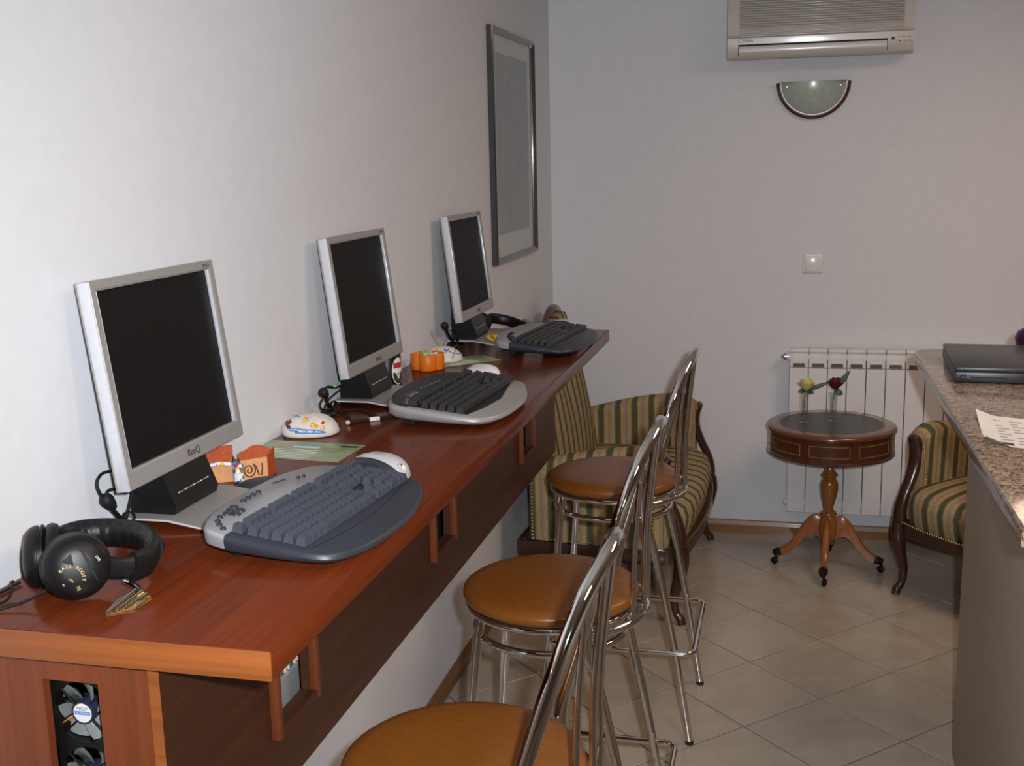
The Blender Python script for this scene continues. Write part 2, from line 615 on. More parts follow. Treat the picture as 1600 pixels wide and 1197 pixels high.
# floor tiles laid on the diagonal, cut at the walls
TS, TH, OX, OY = 0.3255, 0.7828, 1.1844, 3.9351
U = Vector((math.cos(TH), -math.sin(TH)))
V = Vector((math.sin(TH), math.cos(TH)))
def clip_poly(poly, nx, ny, d):
    out = []
    for i in range(len(poly)):
        a, b = poly[i], poly[(i + 1) % len(poly)]
        da, db = nx * a[0] + ny * a[1] - d, nx * b[0] + ny * b[1] - d
        if da >= 0:
            out.append(a)
        if (da >= 0) != (db >= 0):
            t = da / (da - db)
            out.append((a[0] + (b[0] - a[0]) * t, a[1] + (b[1] - a[1]) * t))
    return out
hs = TS / 2 - 0.0024
full = [(-hs, -hs), (hs, -hs), (hs, hs), (-hs, hs)]
def tile_mesh(poly):
    mb = MB().prism(poly, -0.008, 0.0)
    top = [e for e in mb.bm.edges if all(abs(v.co.z) < 1e-6 for v in e.verts)]
    bmesh.ops.bevel(mb.bm, geom=top, offset=0.0012, segments=1, affect='EDGES')
    return mb.mesh('tile', False)
TILE_ME = tile_mesh([tuple(U * p[0] + V * p[1]) for p in full])
cnt = 0
for i in range(-24, 25):
    for j in range(-24, 25):
        c = Vector((OX, OY)) + U * (TS * (i + 0.5)) + V * (TS * (j + 0.5))
        poly = [tuple(c + U * p[0] + V * p[1]) for p in full]
        if max(p[0] for p in poly) < 0.002 or min(p[0] for p in poly) > RX or max(p[1] for p in poly) < RY0 or min(p[1] for p in poly) > RY1:
            continue
        cl = poly
        for (nx, ny, d) in ((1, 0, 0.001), (-1, 0, -(RX - 0.001)), (0, 1, RY0 + 0.001), (0, -1, -(RY1 - 0.001))):
            cl = clip_poly(cl, nx, ny, d) if cl else cl
        if len(cl) < 3:
            continue
        area = abs(sum(cl[k][0] * cl[(k + 1) % len(cl)][1] - cl[(k + 1) % len(cl)][0] * cl[k][1] for k in range(len(cl)))) / 2
        if area < 0.0008:
            continue
        rz = random.choice((0, 1, 2, 3)) * math.pi / 2
        if area > (2 * hs) ** 2 * 0.999:
            me = TILE_ME
            o = put('tile', me, TILE, floor, (c.x, c.y, random.uniform(-0.0003, 0.0)))
        else:
            me = tile_mesh([(p[0] - c.x, p[1] - c.y) for p in cl])
            o = put('tile', me, TILE, floor, (c.x, c.y, 0))
        cnt += 1
# give each tile its own cloudiness
n_, l_, b_ = nodes(TILE)
oi = n_.new('ShaderNodeObjectInfo')
cmb = n_.new('ShaderNodeVectorMath')
cmb.operation = 'SCALE'
tcn = [n for n in n_ if n.type == 'TEX_COORD'][0]
mpn = [n for n in n_ if n.type == 'MAPPING'][0]
vm = n_.new('ShaderNodeVectorMath')
vm.operation = 'ADD'
cx_ = n_.new('ShaderNodeCombineXYZ')
mu = n_.new('ShaderNodeMath')
mu.operation = 'MULTIPLY'
mu.inputs[1].default_value = 40
l_.new(oi.outputs['Random'], mu.inputs[0])
l_.new(mu.outputs[0], cx_.inputs[2])
l_.new(tcn.outputs['Object'], vm.inputs[0])
l_.new(cx_.outputs[0], vm.inputs[1])
l_.new(vm.outputs[0], mpn.inputs['Vector'])

# baseboards with a stepped moulding, cornice
def moulding(name, prof, a, b, axis, mat):
    mb = MB()
    if axis == 'y':      # against x=0
        rings = [[(p[0], y, p[1]) for p in prof] for y in (a, b)]
    else:                # against y=RY1
        rings = [[(x, RY1 - p[0], p[1]) for p in prof] for x in (a, b)]
    mb.ring_loft(rings)
    return struct(put(name, mb.mesh(name, True, 20), mat))
BBP = [(0.0005, 0.0005), (0.013, 0.0005), (0.013, 0.036), (0.010, 0.042), (0.009, 0.05), (0.005, 0.058), (0.0005, 0.060)]
moulding('baseboard_left', BBP, RY0 + 0.002, RY1 - 0.014, 'y', OAKB)
moulding('baseboard_back', BBP, 0.014, RX - 0.002, 'x', OAKX)
CRN = [(0.0005, 2.39), (0.012, 2.39), (0.018, 2.405), (0.045, 2.44), (0.06, 2.447), (0.06, 2.459), (0.0005, 2.459)]
moulding('trim_1', CRN, 0.062, RX - 0.002, 'x', CEIL)
moulding('trim_2', CRN, RY0 + 0.002, RY1 - 0.0015, 'y', CEIL)

# ------------------------------------------------------------------ wall-hung computer desk
H = 1.1344
DW, DY0, DY1 = 0.4703, 1.1585, 3.762
AX, AY0, AY1, AZ = 0.3016, 1.185, 3.646, 0.733
ZU = H - 0.0386
desk = thing('computer_desk', 'long reddish cherry wood computer counter along the left wall', 'desk', (0.15, 2.43, AZ))
wpart('desk_top', MB().box(0.001, DW - 0.004, DY0 + 0.004, DY1, ZU, H, 0.002), DESK_Y, desk)
wpart('edge_band', MB().box(0.001, DW, DY0, DY0 + 0.0042, ZU, H - 0.0008, 0.0015), DESK_X, desk)
wpart('edge_band', MB().box(DW - 0.0042, DW, DY0 + 0.0043, DY1, ZU, H - 0.0008, 0.0015), DESK_Y, desk)
WIN = [(1.487, 1.622), (2.287, 2.428), (3.127, 3.275)]
WZ0, WZ1 = 0.846, 0.985
mb = MB()
T0 = AX - 0.016
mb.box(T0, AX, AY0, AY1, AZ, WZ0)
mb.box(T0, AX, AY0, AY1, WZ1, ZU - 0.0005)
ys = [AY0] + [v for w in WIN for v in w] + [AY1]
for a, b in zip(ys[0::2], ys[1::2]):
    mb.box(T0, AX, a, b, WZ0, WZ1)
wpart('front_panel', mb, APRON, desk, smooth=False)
# end panel with the fan opening, lighter edge strip of the front panel beside it
OX0, OX1, OZ0, OZ1 = 0.129, 0.211, 0.86, 1.056
mb = MB()
mb.box(0.001, T0 - 0.0008, AY0 + 0.001, AY0 + 0.015, OZ1, ZU - 0.0005)
mb.box(0.001, T0 - 0.0008, AY0 + 0.001, AY0 + 0.015, AZ, OZ0)
mb.box(0.001, OX0, AY0 + 0.001, AY0 + 0.015, OZ0, OZ1)
mb.box(OX1, T0 - 0.0008, AY0 + 0.001, AY0 + 0.015, OZ0, OZ1)
wpart('end_panel', mb, DESK_Z, desk, smooth=False)
wpart('edge_strip', MB().box(T0, AX - 0.0004, AY0 - 0.0006, AY0 - 0.0001, AZ, ZU - 0.0005), DESK_X, desk)
wpart('end_panel', MB().box(0.001, T0 - 0.0005, AY1 - 0.016, AY1 - 0.0005, AZ, ZU - 0.0005), DESK_Z, desk)
wpart('bottom_panel', MB().box(0.001, T0 - 0.0005, AY0 + 0.016, AY1 - 0.017, AZ, AZ + 0.014), DESK_Y, desk)
P = 0.015
for (a, b) in WIN:
    wpart('window_trim', MB().box(AX + 0.0002, AX + P, a - 0.013, a + 0.001, WZ0 - 0.014, WZ1 + 0.014, 0.0012), TRIMW, desk)
    wpart('window_trim', MB().box(AX + 0.0002, AX + P, b - 0.001, b + 0.013, WZ0 - 0.0135, WZ1 + 0.014, 0.0012), TRIMW, desk)
    wpart('window_trim', MB().box(AX + 0.0002, AX + P - 0.0006, a + 0.0015, b - 0.0015, WZ0 - 0.0135, WZ0 + 0.001, 0.0012), APRON, desk)
    wpart('window_trim', MB().box(AX + 0.0002, AX + P - 0.0006, a + 0.0015, b - 0.0015, WZ1 - 0.001, WZ1 + 0.0135, 0.0012), APRON, desk)

# ------------------------------------------------------------------ the computers built into the desk
def computer(y0, y1, label, fans, extras):
    t = thing('computer', label, 'computer', (0.15, (y0 + y1) / 2, AZ + 0.0145), 0, 'computers built into the desk')
    zb = AZ + 0.0150
    mb = MB()   # open chassis: base tray, back sheet, top rails
    mb.box(0.02, 0.265, y0, y1, zb, zb + 0.004)
    mb.box(0.02, 0.024, y0, y1, zb + 0.004, 1.06)
    mb.box(0.02, 0.265, y1 - 0.003, y1, zb + 0.004, 1.06)
    mb.box(0.255, 0.265, y0, y0 + 0.01, zb + 0.004, 1.06)
    mb.box(0.02, 0.265, y0, y1, 1.06, 1.064)
    wpart('chassis', mb, BLACKP, t, smooth=False)
    mb = MB()
    mb.box(0.030, 0.033, y0 + 0.06, y1 - 0.05, zb + 0.02, 1.03)
    for k in range(7):
        yy = y0 + 0.12 + k * (y1 - y0 - 0.22) / 7
        mb.box(0.033, 0.05 + 0.02 * (k % 3), yy, yy + 0.02, 0.80 + 0.03 * (k % 4), 0.87 + 0.035 * (k % 3), 0.002)
    wpart('circuit_board', mb, PCB, t, smooth=False)
    for (nm, a, b, c, d, e, f, mat) in extras:
        wpart(nm, MB().box(a, b, c, d, e, f, 0.0015), mat, t)
    for (fx, fy, fz, rot0, lab) in fans:
        m0 = frame((fx, fy, fz), (0, -1, 0), (1, 0, 0))   # local z towards the camera end
        mb = MB()
        RO = 0.0455
        # square frame with a round hole
        n = 40
        def sq(a):
            c, s = math.cos(a), math.sin(a)
            k = 1 / max(abs(c), abs(s))
            return (RO + 0.001) * c * k, (RO + 0.001) * s * k
        outer = [sq(2 * math.pi * q / n) for q in range(n)]
        inner = [(0.0435 * math.cos(2 * math.pi * q / n), 0.0435 * math.sin(2 * math.pi * q / n)) for q in range(n)]
        mb.ring_loft([[(p[0], p[1], -0.02) for p in outer], [(p[0], p[1], 0.004) for p in outer], [(p[0], p[1], 0.004) for p in inner], [(p[0], p[1], -0.02) for p in inner]], cap0=False, cap1=False, m=m0)
        for q in range(4):
            a = math.pi / 4 + q * math.pi / 2 + 0.12
            c, s = math.cos(a), math.sin(a)
            mb.tube([(0.014 * c, 0.014 * s, 0.002), (0.054 * math.cos(a - .12), 0.054 * math.sin(a - .12), 0.002)], 0.0016, 6, m=m0)
        fo = wpart('cooling_fan', mb, BLACKP, t)
        wpart('fan_hub', MB().lathe([(0, 0.0052), (0.0155, 0.0052), (0.0168, 0.003), (0.0168, -0.016), (0, -0.016)], 28, m=m0), plain('fan_hub_blue', (0.022, 0.022, 0.05), 0.35) if 'fan_hub_blue' not in MATS else MATS['fan_hub_blue'], fo)
        for q in range(7):
            a = rot0 + q * 2 * math.pi / 7
            def bl(u, v, a=a):
                r = 0.0165 + u * 0.0258
                w = a + (v - 0.5) * (0.78 - 0.05 * u) + 0.42 * u
                return (r * math.cos(w), r * math.sin(w), -0.003 - 0.012 * v + 0.002 * math.sin(v * math.pi))
            wpart('blade', MB().grid(bl, 5, 6, m=m0), FANM, fo)
        if lab:
            wpart('hub_label', MB().lathe([(0, 0.0054), (0.0135, 0.0054), (0.0135, 0.0052)], 28, m=m0), WHITEP, fo)
            off = -Vector(t.location)
            mt = T(*off) @ m0 @ T(0, 0, 0.0055) @ R(math.pi)
            # the frame's x runs along world x, y runs down: turn so that the print stands upright
            mt = T(*off) @ frame((fx, fy - 0.0056, fz), (0, -1, 0), (1, 0, 0)) @ R(0)
            q = mt @ T(0, 0.0072, 0)
            text_mesh('print', 'EverCool', 0.0042, INK, fo, q, 0.0001)
            mb = MB().box(-0.0115, 0.0115, -0.0026, 0.0022, 0, 0.0001)
            me = mb.mesh('print_band', False)
            me.transform(mt)
            put('print_band', me, BLUEINK, fo)
            text_mesh('print', 'DC 12V 0.2A', 0.0036, WHITEINK, fo, mt @ T(0, -0.0002, 0.0002), 0.0001)
            text_mesh('print', 'DC FAN', 0.0026, INK, fo, mt @ T(0, 0.0040, 0), 0.0001)
            wpart('wire', MB().tube(spline([(fx - 0.012, fy + 0.001, fz - 0.004), (fx - 0.024, fy + 0.0, fz - 0.012), (fx - 0.038, fy + 0.004, fz - 0.022)]), 0.0011, 6), WIREO, fo)
            wpart('wire', MB().tube(spline([(fx - 0.012, fy + 0.002, fz - 0.002), (fx - 0.026, fy + 0.003, fz - 0.010), (fx - 0.040, fy + 0.006, fz - 0.020)]), 0.0011, 6), BLACKM, fo)
            wpart('wire', MB().tube(spline([(fx + 0.02, fy + 0.03, fz - 0.01), (fx + 0.028, fy + 0.02, fz - 0.03), (fx + 0.022, fy + 0.03, fz - 0.05), (fx + 0.03, fy + 0.03, fz - 0.07)]), 0.0012, 6), REDP, fo)
    return t

ex1 = [('power_supply', 0.20, 0.255, 1.54, 1.76, 0.775, 0.862, SILVER)]
for k in range(16):
    ex1.append(('cooling_fin', 0.225, 0.252, 1.55 + k * 0.0125, 1.5545 + k * 0.0125, 0.8635, 0.955, (PCB, BEIGE, SILVER_B)[k % 3]))
c1 = computer(1.203, 1.86, 'computer with grey fan seen through the near end opening of desk', [(0.170, 1.2105, 1.002, 0.35, True), (0.173, 1.2105, 0.909, 0.1, False)], ex1)
ex2 = [('drive', 0.20, 0.262, 2.30, 2.46, 0.80, 0.90, BLACKM), ('bracket', 0.22, 0.262, 2.30, 2.44, 0.93, 0.933, ALU), ('led', 0.262, 0.2635, 2.40, 2.41, 0.875, 0.879, REDP)]
c2 = computer(2.02, 2.66, 'dark computer inside desk behind the middle side window', [], ex2)
ex3 = [('drive', 0.20, 0.262, 3.15, 3.31, 0.80, 0.93, BLACKM)]
c3 = computer(2.86, 3.50, 'dark computer inside desk behind the far side window', [], ex3)

# ------------------------------------------------------------------ monitors
def make_monitor(label, loc):
    t = thing('monitor', label, 'monitor', loc, 0, 'flat monitors on the computer desk')
    tilt = 0.118
    up = Vector((-math.sin(tilt), 0, math.cos(tilt)))
    n = Vector((math.cos(tilt), 0, math.sin(tilt)))
    m0 = Matrix((Vector((0, 1, 0)), up, n)).transposed().to_4x4()
    m0.translation = Vector((0.088, 0, 0.0855))
    w, h, d = 0.375, 0.325, 0.024
    bl, bt, bb = 0.0155, 0.016, 0.031
    # bezel: a picture-frame loft with a step into the recess
    def rect(x0, x1, y0, y1, z):
        return [(x0, y0, z), (x1, y0, z), (x1, y1, z), (x0, y1, z)]
    mb = MB()
    e = 0.0015
    mb.ring_loft([rect(-w / 2, w / 2, 0, h, -d), rect(-w / 2, w / 2, 0, h, -e), rect(-w / 2 + e, w / 2 - e, e, h - e, 0),
                  rect(-w / 2 + bl - .003, w / 2 - bl + .003, bb - .003, h - bt + .003, 0), rect(-w / 2 + bl, w / 2 - bl, bb, h - bt, -0.0015),
                  rect(-w / 2 + bl, w / 2 - bl, bb, h - bt, -0.010)], cap0=True, cap1=False, m=m0)
    part('bezel', mb, SILVER, t, ang=25)
    mb = MB().box(-w / 2 + bl, w / 2 - bl, bb, h - bt, -0.0105, -0.0085, m=m0)
    part('screen', mb, SCREEN, t, smooth=False)
    for s in (-1, 1):      # paler strips, flash light on the flanks put into colour
        x = s * w / 2
        mb = MB().box(min(x, x + s * 0.0012), max(x, x + s * 0.0012), 0.001, h - 0.001, -d + 0.004, -0.001, 0.0004, m=m0)
        part('flash_lit_flank', mb, SILVER_B, t)
        mb = MB().box(s * (w / 2 - bl) - (0.0035 if s > 0 else 0), s * (w / 2 - bl) + (0 if s > 0 else 0.0035), bb, h - bt, -0.0085, -0.002, 0.0008, m=m0)
        part('flash_lit_recess_side', mb, SILVER_B, t)  # pale strip paints the flash catching the recess wall
    mb = MB().ring_loft([rect(-w / 2 + .004, w / 2 - .004, .004, h - .004, -d - .0005), rect(-w / 2 + .02, w / 2 - .02, .015, h - .03, -d - .010), rect(-w / 2 + .06, w / 2 - .06, .04, h - .09, -d - .019)], m=m0)
    part('back_housing', mb, SILVER, t, ang=15)
    off = m0
    text_mesh('brand_print', 'BenQ', 0.017, INK, t, off @ T(0.010, 0.0145, 0.0002), 0.0002)
    text_mesh('model_print', 'FP557s', 0.0085, INK, t, off @ T(w / 2 - 0.026, h - 0.009, 0.0002), 0.0002)
    # neck: black wedge with a row of button marks
    y0, y1 = -0.088, 0.052
    zb = 0.0185
    pr = [(0.022, zb), (0.100, zb), (0.104, zb + 0.012), (0.083, 0.084), (0.060, 0.096), (0.045, 0.10), (0.022, 0.10)]
    mb = MB().ring_loft([[(p[0], y, p[1]) for p in pr] for y in (y0, y1)])
    nk = part('neck', mb, BLACKP, t, ang=20)
    nf = Vector((0.084 - 0.104, 0, 0.084 - zb - 0.012)).normalized()
    nn = Vector((nf.z, 0, -nf.x))
    for k in range(13):
        q = Vector((0.104, y0 + 0.024 + k * 0.0078, zb + 0.012)) + nf * 0.020
        mb = MB().box(-0.0026, 0.0022, -0.0009, 0.0009, 0, 0.0006, m=Matrix((Vector((0, 1, 0)), nf, nn)).transposed().to_4x4())
        bmesh.ops.translate(mb.bm, verts=mb.bm.verts, vec=q)
        part('button_mark', mb, WHITEINK if k % 3 == 0 else SILVER, nk, smooth=False)
    # base: one bent silver sheet, foot at the wall, flat shelf, slope down to the front
    th = 0.0032
    pl = [(0.006, 0.0005), (0.016, 0.0175 - th), (0.100, 0.0175 - th), (0.186, 0.0005)]
    pu = [(0.186, 0.0005 + th), (0.101, 0.0175), (0.014, 0.0175), (0.002, 0.0005)]
    mb = MB().ring_loft([[(p[0], y, p[1]) for p in pl + pu] for y in (-0.112, 0.092)])
    part('base_plate', mb, SILVER, t, ang=15)
    mb = MB().ring_loft([[(p[0], y, p[1]) for p in pl + pu] for y in (-0.1132, -0.1121)])
    part('flash_lit_plate_edge', mb, SILVER_B, t, ang=15)  # paler near edge, the flash falling on it is painted in
    return t

m1 = make_monitor('nearest and largest silver monitor, dark screen, beside the black headphones', (0.002, 1.668, H))
m2 = make_monitor('middle silver monitor, beside the orange flower pot', (-0.003, 2.578, H))
m3 = make_monitor('farthest silver monitor, next to the framed picture', (0.003, 3.489, H))

# ------------------------------------------------------------------ keyboards
KEYMESH = {}
def key_mesh(wu, du, mat):
    k = (round(wu, 2), round(du, 2), mat.name)
    if k not in KEYMESH:
        w, d, h = wu * 0.0194 - 0.0024, du * 0.0212 - 0.0034, 0.0095
        mb = MB()
        t = 0.0026
        mb.ring_loft([[(-w / 2, -d / 2, 0), (w / 2, -d / 2, 0), (w / 2, d / 2, 0), (-w / 2, d / 2, 0)],
                      [(-w / 2 + t * .8, -d / 2 + t * .6, h * .85), (w / 2 - t * .8, -d / 2 + t * .6, h * .85), (w / 2 - t * .8, d / 2 - t, h), (-w / 2 + t * .8, d / 2 - t, h)],
                      [(-w / 2 + t * 1.4, -d / 2 + t * 1.2, h * .9), (w / 2 - t * 1.4, -d / 2 + t * 1.2, h * .9), (w / 2 - t * 1.4, d / 2 - t * 1.6, h), (-w / 2 + t * 1.4, d / 2 - t * 1.6, h)]])
        me = mb.mesh('key', False)
        me.materials.append(mat)
        KEYMESH[k] = me
    return KEYMESH[k]

OUT = [(-.240, .080), (-.214, .120), (-.12, .147), (.0, .154), (.12, .147), (.205, .120), (.234, .075), (.238, 0), (.234, -.072), (.200, -.104), (.06, -.140), (-.08, -.146), (-.170, -.136), (-.226, -.108), (-.243, -.05), (-.245, .02)]
YB, YF = 0.154, -0.146
def ztop(y):
    return 0.017 + (y - YF) / (YB - YF) * 0.021
def shell_loft(poly, ds, dz, zbot=0.006):
    def sc(k, f):
        cx = sum(p[0] for p in poly) / len(poly)
        cy = sum(p[1] for p in poly) / len(poly)
        o = []
        for p in poly:
            v = Vector((p[0] - cx, p[1] - cy))
            L = v.length
            v = v * ((L + k) / L)
            o.append((cx + v.x, cy + v.y, f(cy + v.y)))
        return o
    return [sc(-0.012 + ds, lambda y: zbot + (ztop(y) - 0.017) * 0.45), sc(-0.002 + ds, lambda y: ztop(y) * 0.55), sc(ds, lambda y: ztop(y) - 0.0065 + dz),
            sc(-0.002 + ds, lambda y: ztop(y) - 0.002 + dz), sc(-0.007 + ds, lambda y: ztop(y) + dz)]

def make_keyboard(label, loc, rot, kind, sc_):
    t = thing('keyboard', label, 'keyboard', loc, rot, 'keyboards on the computer desk')
    t.scale = sc_
    poly = [tuple(p)[:2] for p in spline([(a, b, 0) for a, b in OUT], 5, True)]
    body_m = {1: NAVY, 2: SILVER, 3: NAVY}[kind]
    top_m = {1: KBSILV, 2: BLACKP, 3: KBSILV}[kind]
    key_m = {1: KEYM, 2: KEYB, 3: KEYB}[kind]
    part('body', MB().ring_loft(shell_loft(poly, 0, 0)), body_m, t, ang=50)
    for sx in (-0.19, 0.19):
        part('foot', MB().box(sx - 0.012, sx + 0.012, 0.06, 0.078, 0.0005, 0.016, 0.001), BLACKM, t)
        part('foot', MB().box(sx * .7 - 0.012, sx * .7 + 0.012, -0.11, -0.10, 0.0005, 0.010, 0.001), BLACKM, t)
    ysplit = 0.068
    cl = clip_poly(poly, 0, 1, ysplit)
    if kind == 2:
        cl = clip_poly(clip_poly([(p[0] * .955, p[1] - 0.006) for p in poly], 0, 1, ysplit), 0, 1, ysplit)
    mb = MB()
    if kind == 2:
        mb.ring_loft([[(p[0], p[1], ztop(p[1]) - 0.001) for p in cl], [(p[0], p[1], ztop(p[1]) + 0.0014) for p in cl]])
    else:
        rs = shell_loft(poly, 0.0008, 0.0008)
        # cut the whole shell by clipping each ring's outline at the split line
        rings = []
        for r in rs[1:]:
            c2 = clip_poly([(p[0], p[1]) for p in r], 0, 1, ysplit)
            zf = {round(p[0], 5): p[2] for p in r}
            rings.append(c2)
        n = min(len(c) for c in rings)
        def resample(c, n=72):
            # start from the left end of the cut, walk along the outline
            i0 = min(range(len(c)), key=lambda i: (abs(c[i][1] - ysplit) > 1e-5, c[i][0]))
            c = c[i0:] + c[:i0]
            if abs(c[1][1] - ysplit) < 1e-5:
                c = [c[0]] + list(reversed(c[1:]))
            L = [0]
            for a, b in zip(c, c[1:]):
                L.append(L[-1] + math.hypot(b[0] - a[0], b[1] - a[1]))
            out = []
            for k in range(n):
                s = L[-1] * k / (n - 1)
                j = max(i for i in range(len(L)) if L[i] <= s + 1e-9)
                j = min(j, len(c) - 2)
                f = (s - L[j]) / max(L[j + 1] - L[j], 1e-9)
                out.append((c[j][0] + (c[j + 1][0] - c[j][0]) * f, c[j][1] + (c[j + 1][1] - c[j][1]) * f))
            return out
        zfs = [lambda y: ztop(y) * 0.55, lambda y: ztop(y) - 0.0057, lambda y: ztop(y) - 0.0012, lambda y: ztop(y) + 0.0008]
        rr = [[(p[0], p[1], zf(p[1])) for p in resample(c)] for c, zf in zip(rings, zfs)]
        mb.ring_loft(rr, cap0=False)
    tp = part('top_panel', mb, top_m, t, ang=50)
    if kind == 2:       # black bed under the keys
        bed = [(-.222, .069), (.224, .069), (.227, -.06), (.13, -.074), (.0, -.094), (-.12, -.088), (-.215, -.074)]
        part('key_bed', MB().ring_loft([[(p[0], p[1], ztop(p[1]) - .002) for p in bed], [(p[0], p[1], ztop(p[1]) + .0012) for p in bed]]), BLACKP, t, smooth=False)
    else:               # fine line that sets off the palm rest
        ln = spline([(-.222, -.074, 0), (-.12, -.086, 0), (.0, -.088, 0), (.12, -.078, 0), (.228, -.064, 0)], 6)
        part('palm_rest_seam', MB().tube([(p.x, p.y, ztop(p.y)) for p in ln], 0.0008, 5), BLACKM, t)
    slope = math.atan(0.021 / (YB - YF))
    def key(x, y, wu, du=1.0):
        put('key', key_mesh(wu, du, key_m), None, t, (x, y, ztop(y) + 0.0006), (slope, 0, 0))
    X0 = -0.2205
    u = 0.0194
    rowy = [0.0555, 0.0290, 0.0077, -0.0136, -0.0349, -0.0562]
    def row(y, ws, x=X0):
        for w_ in ws:
            if w_ > 0:
                key(x + w_ * u / 2, y, w_)
            x += abs(w_) * u
    row(rowy[0], [1, -.6, 1, 1, 1, 1, -.45, 1, 1, 1, 1, -.45, 1, 1, 1, 1])
    row(rowy[1], [1] * 13 + [2])
    row(rowy[2], [1.5] + [1] * 12 + [1.5])
    row(rowy[3], [1.75] + [1] * 11 + [2.25])
    row(rowy[4], [2.25] + [1] * 10 + [2.75])
    row(rowy[5], [1.5, 1.25, 1.25, 5.75, 1.25, 1.25, 1.25, 1.5])
    xn = X0 + 15.35 * u
    for y in (rowy[0], rowy[1], rowy[2]):
        row(y, [1, 1, 1], xn)
    row(rowy[4], [-1, 1], xn)
    row(rowy[5], [1, 1, 1], xn)
    xp = xn + 3.35 * u
    row(rowy[0], [1, 1, 1, 1], xp)
    row(rowy[1], [1, 1, 1, 1], xp)
    row(rowy[2], [1, 1, 1], xp)
    row(rowy[3], [1, 1, 1], xp)
    row(rowy[4], [1, 1, 1], xp)
    row(rowy[5], [2, 1], xp)
    key(xp + 3.5 * u, (rowy[2] + rowy[3]) / 2, 1, 2.0)
    key(xp + 3.5 * u, (rowy[4] + rowy[5]) / 2, 1, 2.0)
    # buttons on the rear panel
    bm_ = {1: NAVY, 2: KEYM, 3: BLACKP}[kind]
    def button(x, y, rx, ry):
        pr = [(rx * math.cos(a), ry * math.sin(a)) for a in [2 * math.pi * k / 14 for k in range(14)]]
        mb = MB().ring_loft([[(x + p[0], y + p[1], ztop(y + p[1]) + .0004) for p in pr], [(x + p[0] * .9, y + p[1] * .9, ztop(y + p[1]) + .003) for p in pr], [(x + p[0] * .5, y + p[1] * .5, ztop(y + p[1]) + .0034) for p in pr]])
        part('media_button', mb, bm_, t)
    if kind == 1:
        for (x, y) in ((-.217, .082), (-.204, .096), (-.190, .107), (-.170, .114), (-.072, .124), (-.052, .126), (-.032, .127), (-.012, .127)):
            button(x, y, .0062, .0048)
        for k, (x, y) in enumerate(((-.148, .113), (-.130, .117), (-.112, .120), (-.140, .100), (-.120, .103))):
            button(x, y, .0095, .0075)
        for (x, y) in ((.108, .108), (.122, .104)):
            button(x, y, .005, .003)
        text_mesh('brand_print', 'Microsoft', 0.0095, INK, t, T(.070, .128, ztop(.128) + .0012) @ R(slope, 'X') @ R(-0.2), 0.0002)
    elif kind == 2:
        for k in range(5):
            button(-.206 + k * .012, .078 + .004 * k, .004, .006)
        for k in range(4):
            button(-.13 + k * .016, .100, .006, .010)
        for k in range(6):
            button(-.03 + k * .022, .104 - .002 * k, .007, .005)
    else:
        for (x, y) in ((-.205, .068), (-.190, .076), (-.175, .084), (-.11, .108), (-.095, .110), (-.08, .112), (-.065, .113)):
            button(x, y, .0035, .009)
        button(-.142, .094, .015, .013)
    return t

k1 = make_keyboard('slate blue keyboard with silver top strip, nearest the camera', (0.352, 1.618, H), math.radians(90 - 5), 1, (0.82, 0.93, 1.38))
k2 = make_keyboard('black-keyed keyboard with silver palm rest, in front of middle monitor', (0.330, 2.49, H), math.radians(90 - 3), 2, (0.87, 0.95, 1.45))
k3 = make_keyboard('grey and black keyboard at the far end of the desk', (0.345, 3.40, H), math.radians(90 - 6), 3, (0.87, 0.93, 1.30))

# ------------------------------------------------------------------ mice
def make_mouse(label, loc, rot, kind, L=0.118, W=0.066, Hm=0.039):
    t = thing('mouse', label, 'mouse', loc, rot, 'computer mice on the desk')
    def pt(u, v, off=0.0):
        # u along length 0..1, v across -1..1
        s = -1 + 2 * u
        prof = max(0.0, 1 - abs(s) ** 2.4) ** 0.5
        hh = Hm * prof ** 0.9 * (1 - 0.12 * s)
        ww = W / 2 * max(0.0, 1 - abs(s) ** 3.2) ** 0.5 * (1 + 0.06 * s)
        a = v * math.pi / 2
        return (s * (L / 2 + off), ww * math.sin(a) * (1 + off / 0.05), 0.0015 + (hh + off) * max(0, math.cos(a)) ** 0.75)
    part('body', MB().grid(lambda u, v: pt(0.002 + .996 * u, -1 + 2 * v), 24, 20), NAVY if kind != 2 else WHITEP, t, ang=60)
    part('underside', MB().prism([(pt(0.01 + .98 * k / 20, -1)[0], pt(0.01 + .98 * k / 20, -1)[1]) for k in range(21)] + [(pt(0.99 - .98 * k / 20, 1)[0], pt(0.99 - .98 * k / 20, 1)[1]) for k in range(21)], 0.0005, 0.002), BLACKM, t)
    part('top_shell', MB().grid(lambda u, v: pt(0.006 + .988 * u, -0.92 + 1.30 * v, 0.0016), 26, 14), SILVER_B if kind != 2 else WHITEP, t, ang=60)
    mb = MB().tube([(L * .17 + .010 * math.cos(a), .0, 0) for a in (0,)] or [], .004, 8) if False else MB()
    wz = pt(.70, 0)[2]
    mb.lathe([(0, -.0035), (.009, -.0035), (.0095, -.002), (.0095, .002), (.009, .0035), (0, .0035)], 18, m=T(L * .20, 0, wz - .0055) @ R(math.pi / 2, 'X'))
    part('scroll_wheel', mb, BLACKM, t)
    if kind == 1:
        part('sensor_stud', MB().lathe([(0, .0015), (.004, .001), (.0046, -.001)], 14, m=T(-L * .42, 0, pt(.08, 0)[2] + .002)), CORK, t)
    return t
make_mouse('silver topped mouse beside the nearest keyboard', (0.330, 1.915, H), math.radians(150), 1, 0.140, 0.078, 0.042)
make_mouse('white mouse behind the middle keyboard', (0.262, 2.895, H), math.radians(150), 2, 0.112, 0.066, 0.031)
make_mouse('silver topped mouse at far end of the desk, beyond last keyboard', (0.330, 3.70, H), math.radians(150), 3, 0.130, 0.072, 0.042)

